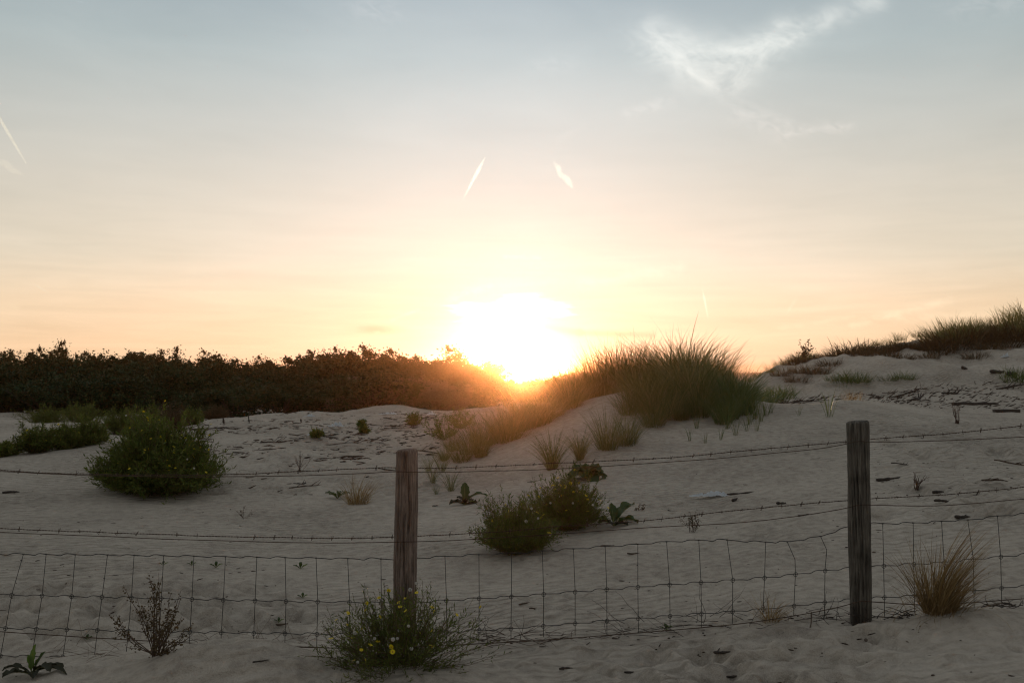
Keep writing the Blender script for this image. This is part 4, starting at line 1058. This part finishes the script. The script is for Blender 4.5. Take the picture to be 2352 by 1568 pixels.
# ------------------------------------------------------------------ the thicket
def shrub_kind(seed, mat):
    def make():
        r = np.random.default_rng(seed)
        root = empty('thicket_shrub'); b, bt = MB(), MB()
        nC = 115
        C = []
        while len(C) < nC:
            p = r.normal(0, 1, 3); p /= np.linalg.norm(p); p[2] = abs(p[2]) if r.random() < .6 else p[2]
            rad = (.50 + .50 * r.random() ** .6)
            q = p * rad * [0.60, 0.60, 0.50] * (1 + .22 * math.sin(5 * p[0] + seed) + .20 * math.sin(6 * p[1] + 2 * seed)); q[2] += .46
            C.append(q)
        C = np.array(C)
        for c in C:
            m = 56; s = .050 + .035 * r.random()
            pts = c + r.normal(0, s, (m, 3)) * [1.1, 1.1, .8]
            d = r.normal(0, 1, (m, 3)) + [0, 0, .5]; d /= np.linalg.norm(d, axis=1)[:, None]
            n = np.cross(d, r.normal(0, 1, (m, 3))); n /= np.linalg.norm(n, axis=1)[:, None]
            b.rhombs(pts, d, n, .050 * (.6 + .7 * r.random(m)), .029)
            # shoots that break the outline
            if c[2] > .5:
                for q in range(2):
                    sd = np.array([c[0] * .8, c[1] * .8, .5]) + r.normal(0, .35, 3); sd /= np.linalg.norm(sd); ln = .03 + .07 * r.random()
                    t = r.random(26); pp = c + sd * (t * ln + .03)[:, None] + r.normal(0, .011, (26, 3))
                    d = sd * .6 + r.normal(0, .7, (26, 3)); d /= np.linalg.norm(d, axis=1)[:, None]
                    n = np.cross(d, r.normal(0, 1, (26, 3))); n /= np.linalg.norm(n, axis=1)[:, None]
                    b.rhombs(pp, d, n, .046, .026)
        for i in range(16):
            c = C[int(r.random() * nC)]; t = np.linspace(0, 1, 6)[:, None]
            P = np.array([r.normal(0, .04), r.normal(0, .04), -.03]) * (1 - t) + c * t + np.array([0, 0, .12]) * (t - t * t) + r.normal(0, .012, (6, 3))
            bt.tube(P, np.linspace(.020, .005, 6), 5)
        b.build('crown', mat, root); bt.build('trunk', M['bark'], root)
        return root
    return Kind(make)


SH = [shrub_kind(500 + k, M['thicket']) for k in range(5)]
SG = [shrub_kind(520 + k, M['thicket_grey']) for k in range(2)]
SIL = np.array([(-300, 815), (0, 812), (60, 815), (120, 798), (200, 806), (300, 802), (370, 805), (480, 812), (600, 818), (690, 828), (735, 802), (860, 808), (900, 815), (960, 812), (1010, 812), (1060, 828), (1100, 846), (1140, 872)], float)
GT = 'scrub bushes of the dark thicket behind the sand'
LT = 'dark scrub bush merging into the thicket behind the strewn sand'
i = 0
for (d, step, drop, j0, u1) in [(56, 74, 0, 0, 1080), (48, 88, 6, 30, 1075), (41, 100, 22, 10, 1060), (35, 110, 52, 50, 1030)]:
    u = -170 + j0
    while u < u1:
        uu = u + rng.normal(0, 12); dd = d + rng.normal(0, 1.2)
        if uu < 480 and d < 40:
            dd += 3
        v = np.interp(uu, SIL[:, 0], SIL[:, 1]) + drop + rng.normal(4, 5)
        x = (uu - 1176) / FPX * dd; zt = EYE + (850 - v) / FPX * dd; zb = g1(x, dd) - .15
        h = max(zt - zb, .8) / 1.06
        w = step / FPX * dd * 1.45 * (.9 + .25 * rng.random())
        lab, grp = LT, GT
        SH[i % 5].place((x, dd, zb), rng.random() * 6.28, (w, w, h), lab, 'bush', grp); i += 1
        u += step
# bushes one can tell apart
def shrub_at(K, u, v, d, w, label, grp=None):
    x = (u - 1176) / FPX * d; zb = g1(x, d) - .15; zt = EYE + (850 - v) / FPX * d
    K.place((x, d, zb), rng.random() * 6, (w, w, max((zt - zb) / 1.06, .5)), label, 'bush', grp)


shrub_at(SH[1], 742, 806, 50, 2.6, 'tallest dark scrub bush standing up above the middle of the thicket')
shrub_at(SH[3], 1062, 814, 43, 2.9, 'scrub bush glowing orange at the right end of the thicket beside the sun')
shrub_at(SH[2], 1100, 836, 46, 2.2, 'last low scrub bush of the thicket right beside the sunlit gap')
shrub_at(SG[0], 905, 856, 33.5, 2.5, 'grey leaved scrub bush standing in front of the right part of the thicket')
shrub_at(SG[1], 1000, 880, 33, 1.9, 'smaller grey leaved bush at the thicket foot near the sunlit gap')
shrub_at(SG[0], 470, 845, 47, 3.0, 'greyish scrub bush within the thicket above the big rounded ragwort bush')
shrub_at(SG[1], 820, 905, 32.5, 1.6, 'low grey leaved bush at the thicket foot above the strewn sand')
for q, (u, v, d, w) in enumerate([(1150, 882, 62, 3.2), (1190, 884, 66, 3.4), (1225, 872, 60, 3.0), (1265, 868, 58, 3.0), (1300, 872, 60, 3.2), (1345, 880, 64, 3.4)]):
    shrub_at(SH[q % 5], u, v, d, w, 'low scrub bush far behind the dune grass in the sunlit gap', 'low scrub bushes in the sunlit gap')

# ------------------------------------------------------------------ light
SUN_U, SUN_V = 1166, 806
sd = ray(SUN_U, SUN_V); sd = sd / np.linalg.norm(sd)
sun_el = math.asin(sd[2]); sun_az = math.atan2(sd[0], sd[1])
sl = bpy.data.lights.new('sun', 'SUN'); sl.energy = 3.4; sl.angle = R(0.53); sl.color = (1.0, 0.70, 0.44)
so = bpy.data.objects.new('sun', sl); COL.objects.link(so)
so.rotation_euler = Vector((-sd[0], -sd[1], -sd[2])).to_track_quat('-Z', 'Y').to_euler()

# ------------------------------------------------------------------ sky
world = bpy.data.worlds.new('World'); scene.world = world; world.use_nodes = True
nt = world.node_tree; nt.nodes.clear()


class X:
    def __init__(self, s): self.s = s
    @staticmethod
    def op(o, *a):
        n = nt.nodes.new('ShaderNodeMath'); n.operation = o
        for i, q in enumerate(a):
            if isinstance(q, X): nt.links.new(q.s, n.inputs[i])
            else: n.inputs[i].default_value = float(q)
        return X(n.outputs[0])
    def __add__(a, b): return X.op('ADD', a, b)
    __radd__ = __add__
    def __sub__(a, b): return X.op('SUBTRACT', a, b)
    def __rsub__(a, b): return X.op('SUBTRACT', b, a)
    def __mul__(a, b): return X.op('MULTIPLY', a, b)
    __rmul__ = __mul__
    def __truediv__(a, b): return X.op('DIVIDE', a, b)


def xexp(a): return X.op('EXPONENT', a)
def clamp01(a): return X.op('MAXIMUM', X.op('MINIMUM', a, 1.0), 0.0)
def sstep(a, lo, hi):
    t = clamp01((a - lo) / (hi - lo)); return t * t * (3.0 - 2.0 * t)


tc = nt.nodes.new('ShaderNodeTexCoord'); sep = nt.nodes.new('ShaderNodeSeparateXYZ'); nt.links.new(tc.outputs['Generated'], sep.inputs[0])
gx, gy, gzz = X(sep.outputs[0]), X(sep.outputs[1]), X(sep.outputs[2])
DEG = 180 / math.pi
el = X.op('ARCSINE', X.op('MAXIMUM', X.op('MINIMUM', gzz, 1.0), -1.0)) * DEG
az = X.op('ARCTAN2', gx, gy) * DEG


def sky_ang(u, v):
    d = ray(u, v); d = d / np.linalg.norm(d); return math.atan2(d[0], d[1]) * DEG, math.asin(d[2]) * DEG


def xnoise(vx, vy, sc, det=5, rough=.6, dist=0.0, z=0.0):
    c = nt.nodes.new('ShaderNodeCombineXYZ'); nt.links.new(vx.s, c.inputs[0]); nt.links.new(vy.s, c.inputs[1]); c.inputs[2].default_value = z
    n = nt.nodes.new('ShaderNodeTexNoise'); n.inputs['Scale'].default_value = sc; n.inputs['Detail'].default_value = det
    n.inputs['Roughness'].default_value = rough; n.inputs['Distortion'].default_value = dist
    nt.links.new(c.outputs[0], n.inputs[0]); return X(n.outputs[0])


def seg_mask(u0, v0, u1, v1, w0, soft=1.0):
    """soft band about a line in the sky"""
    a0, e0 = sky_ang(u0, v0); a1, e1 = sky_ang(u1, v1)
    dx, dy = a1 - a0, e1 - e0; L2 = dx * dx + dy * dy
    t = clamp01(((az - a0) * dx + (el - e0) * dy) / L2)
    px, py = az - (a0 + t * dx), el - (e0 + t * dy)
    w = w0 * DEG / FPX
    return xexp((px * px + py * py) * (-1.0 / (w * w)))


def spot(u, v, su, sv):
    a0, e0 = sky_ang(u, v); k = DEG / FPX
    px, py = (az - a0) / (su * k), (el - e0) / (sv * k)
    return xexp((px * px + py * py) * -1.0)


def rgb(x, c):
    n = nt.nodes.new('ShaderNodeCombineXYZ')
    for i in range(3):
        nt.links.new((x * c[i]).s, n.inputs[i])
    return n.outputs[0]


def vadd(a, b):
    n = nt.nodes.new('ShaderNodeVectorMath'); n.operation = 'ADD'; nt.links.new(a, n.inputs[0]); nt.links.new(b, n.inputs[1]); return n.outputs[0]


def vmul(a, x):
    n = nt.nodes.new('ShaderNodeVectorMath'); n.operation = 'SCALE'; nt.links.new(a, n.inputs[0])
    if isinstance(x, X): nt.links.new(x.s, n.inputs['Scale'])
    else: n.inputs['Scale'].default_value = x
    return n.outputs[0]


BG = 0.1                                        # Background strength; everything below is divided by it
sky = nt.nodes.new('ShaderNodeTexSky'); sky.sky_type = 'NISHITA'; sky.sun_disc = False
sky.sun_elevation = sun_el; sky.sun_rotation = sun_az; sky.air_density = 1.0; sky.dust_density = 1.5; sky.ozone_density = 1.0
NISH = 0.22
# evening haze layer by elevation, added over the clear-sky scattering
rmp = nt.nodes.new('ShaderNodeValToRGB'); e = rmp.color_ramp.elements
STOPS = [(0, (.97, .70, .43)), (1.2, (.95, .70, .45)), (3.8, (.87, .69, .49)), (6.3, (.76, .68, .55)), (10, (.65, .615, .535)), (13.8, (.545, .565, .535)), (17.5, (.425, .495, .505)), (20.6, (.335, .41, .445)), (30, (.345, .375, .39)), (50, (.355, .37, .385)), (90, (.35, .365, .38))]
while len(e) < len(STOPS):
    e.new(.5)
for q, (d, c) in enumerate(STOPS):
    e[q].position = math.sqrt(d / 90); e[q].color = (*c, 1)
nt.links.new(X.op('SQRT', clamp01(el / 90.0)).s, rmp.inputs[0])
sx, sy = az - sun_az * DEG, el - sun_el * DEG
# facing away from the sun the haze is dimmer
away = 0.62 + 0.38 * xexp((az * az) * (-1.0 / 62.0 ** 2))
lowmix = clamp01((el - 40.0) / 30.0)
away = away * (1.0 - lowmix) + lowmix * 0.95
base = vmul(rmp.outputs[0], away)
broad = xexp((sx * sx) * (-1.0 / 14.5 ** 2)) * xexp((sy * sy) * (-1.0 / 24.0 ** 2))
base = vadd(base, rgb(broad, (.165, .172, .190)))
# aureole round the sun
r2 = sx * sx + sy * sy; rr_ = X.op('SQRT', r2 + 0.01)
warp = xnoise(az * 0.35, el * 2.2, 1.0, 5, .6, .6)
streak = xnoise(az * 0.10, el * 1.3, 1.0, 6, .62, .5, 3.0)
base = vadd(base, rgb(xexp(rr_ * (-1.0 / 3.2)), (.0, .06, .20)))
core_in = X.op('SQRT', (sx / 2.25) * (sx / 2.25) + (sy / 1.9) * (sy / 1.9) + .001)
blob = spot(1164, 784, 92, 80) + .75 * spot(1225, 692, 75, 24) + .7 * spot(1085, 712, 70, 22) + .55 * spot(1290, 718, 60, 16) + .6 * spot(1150, 850, 70, 40)
core = sstep(blob + (warp - .5) * 1.3 + (streak - .5) * .7 - .5 * seg_mask(1250, 752, 1340, 764, 12) - .25 * seg_mask(1180, 728, 1260, 730, 5), .36, .92)
base = vadd(base, rgb(core, (.55, .6, .7)))
core2 = xexp((sx * sx + sy * sy) * (-1.0 / .5))
base = vadd(base, rgb(core2, (2.0, 1.8, 1.4)))
# thin high cloud: broad streaks near the horizon and the forked cirrus
lowband = xexp(el * el * (-1.0 / 8.5 ** 2))
base = vadd(base, rgb((streak - .5) * lowband, (.34, .26, .20)))
wisp = xnoise(az * 0.26 - el * .22, el * .55 + az * .18, 1.0, 5, .58, .9, 8.0)
fine = xnoise(az * .75 - el * .8, el * 1.6 + az * .8, 1.0, 5, .55, 1.0, 2.0)
cir = seg_mask(1500, 95, 1660, 165, 46) + 0.9 * seg_mask(1660, 165, 1800, 80, 34) + 0.7 * seg_mask(1800, 80, 2010, 5, 26)
cir = cir + .45 * spot(1660, 150, 120, 55)
cirv = clamp01(cir) * sstep(wisp * .78 + fine * .22, .22, .76)
base = vadd(base, rgb(cirv, (.37, .335, .29)))
faint = .6 * seg_mask(1700, 260, 1800, 300, 26) + .6 * seg_mask(1800, 300, 1950, 292, 14) + .45 * spot(860, 25, 60, 28) + .3 * spot(1270, 150, 60, 20) + .45 * seg_mask(1440, 265, 1540, 232, 14) + .3 * seg_mask(1280, 320, 1340, 293, 7) + .4 * spot(2260, 15, 90, 22)
base = vadd(base, rgb(clamp01(faint) * sstep(fine, .3, .75), (.17, .14, .13)))
low = .7 * seg_mask(1960, 745, 2180, 690, 9) + .6 * seg_mask(2050, 735, 2352, 712, 10) + .4 * seg_mask(1790, 755, 1960, 728, 6) + .8 * seg_mask(1030, 690, 1120, 655, 10) + .7 * seg_mask(1160, 590, 1240, 592, 5) + .7 * seg_mask(900, 735, 960, 712, 4) + .5 * seg_mask(1340, 650, 1560, 615, 14) + .35 * seg_mask(0, 706, 40, 706, 6)
base = vadd(base, rgb(clamp01(low) * sstep(fine, .2, .7), (.16, .15, .11)))
veil = xnoise(az * 0.09 + el * .05, el * .28, 1.0, 5, .55, .4, 14.0)
base = vadd(base, rgb(veil - .5, (.13, .12, .11)))
dark = spot(862, 756, 46, 9) * sstep(fine, .15, .55) + .9 * seg_mask(1255, 752, 1330, 763, 9) + .8 * seg_mask(1330, 764, 1500, 770, 7)
base = vmul(base, 1.0 - clamp01(dark) * .26)
skyc = vadd(vmul(sky.outputs[0], NISH), vmul(base, 1.0 / BG))
# nothing of the sky below the horizon
bgd = nt.nodes.new('ShaderNodeBackground'); bgd.inputs[1].default_value = BG; nt.links.new(vmul(skyc, sstep(el, -6.0, -0.5)), bgd.inputs[0])
wo = nt.nodes.new('ShaderNodeOutputWorld'); nt.links.new(bgd.outputs[0], wo.inputs[0])

# ------------------------------------------------------------------ contrails: thin tubes of sunlit ice haze far away
def contrail(u0, v0, u1, v1, w, tau, g, label, wob=0.0, prof=(.15, .8, 1, .7, .1)):
    D = 4200.0; n = 24; b = MB()
    t = np.linspace(0, 1, n); a, c = np.array(air(u0, v0, D)), np.array(air(u1, v1, D))
    P = a + (c - a) * t[:, None]; nrm = np.array([c[2] - a[2], 0, -(c[0] - a[0])]); nrm /= np.linalg.norm(nrm)
    P = P + nrm * (wob * w / FPX * D * fbm(t * 5 + u0, t * 0, 3))[:, None]
    r = w / 2 / FPX * D * np.interp(t, np.linspace(0, 1, len(prof)), prof)
    ctr = (a + c) / 2
    b.tube(P - ctr, r, 12)
    m, ntt, new, link, out = newmat('contrail_ice')
    s = new('ShaderNodeVolumePrincipled'); s.inputs['Color'].default_value = (.82, .95, 1.0, 1); s.inputs['Anisotropy'].default_value = g
    s.inputs['Density'].default_value = tau / (w / FPX * D); link(s.outputs[0], out.inputs['Volume'])
    o = b.build('contrail', m, smooth=True); o.location = ctr
    return tag(o, label, 'contrail', 'contrails in the evening sky')


contrail(-25, 232, 60, 376, 7, .50, .6, 'long straight white contrail at the left edge of the sky', 0, (.9, 1, 1, .8, .4))
contrail(1114, 362, 1062, 461, 9, .14, .8, 'bright short contrail slanting down left above the sun', 0, (.3, 1, .9, .6, .15))
contrail(1272, 370, 1314, 433, 17, .085, .8, 'ragged puffy contrail right above the sun', .5, (.2, .8, .7, 1, .3))
contrail(1613, 662, 1628, 738, 5, .09, .8, 'thin nearly upright contrail above the tall clump of dune grass')
contrail(1834, 672, 1803, 728, 6, .05, .8, 'faint curved contrail between the tall clump and the right post', .5)
contrail(-20, 358, 58, 407, 18, .14, .6, 'faint wide contrail at the left edge below the long straight one', .3)
contrail(75, 650, 112, 673, 6, .12, .6, 'small faint contrail low over the left end of the thicket')

# ------------------------------------------------------------------ added haze box, tinted orange to stand in for lens flare glow
hb = MB(); hx = 950.0
V = np.array([[x, y, z] for z in (-2.4, 4.9) for y in (-hx, hx) for x in (-hx, hx)], float)
hb.add(V, np.array([[0, 2, 3, 1], [4, 5, 7, 6], [0, 1, 5, 4], [2, 6, 7, 3], [0, 4, 6, 2], [1, 3, 7, 5]]))
m, ntt, new, link, out = newmat('flare_glow_haze')
s = new('ShaderNodeVolumePrincipled'); s.inputs['Color'].default_value = (1.0, .46, .20, 1); s.inputs['Anisotropy'].default_value = .968
s.inputs['Density'].default_value = .0006; link(s.outputs[0], out.inputs['Volume'])
tag(hb.build('haze', m), kind='stuff')

# ------------------------------------------------------------------ camera and render settings
cd = bpy.data.cameras.new('camera'); cam = bpy.data.objects.new('camera', cd); COL.objects.link(cam)
cam.location = (0, 0, EYE); cam.rotation_euler = (math.pi / 2 + PITCH, 0, 0)
cd.lens = 35; cd.sensor_width = 36; cd.clip_start = .05; cd.clip_end = 20000
cd.dof.use_dof = True; cd.dof.focus_distance = 5.6; cd.dof.aperture_fstop = 6.3
scene.camera = cam
scene.view_settings.view_transform = 'Standard'; scene.view_settings.look = 'None'
scene.view_settings.exposure = 0; scene.view_settings.gamma = 1
scene.render.engine = 'CYCLES'
c = scene.cycles
c.max_bounces = 6; c.diffuse_bounces = 3; c.glossy_bounces = 2; c.transmission_bounces = 4; c.transparent_max_bounces = 8; c.volume_bounces = 1
scene.cycles.pixel_filter_type = 'BLACKMAN_HARRIS'; c.filter_width = 1.15
c.use_denoising = True
try:
    c.denoiser = 'OPENIMAGEDENOISE'; c.denoising_input_passes = 'RGB_ALBEDO_NORMAL'
except Exception:
    pass
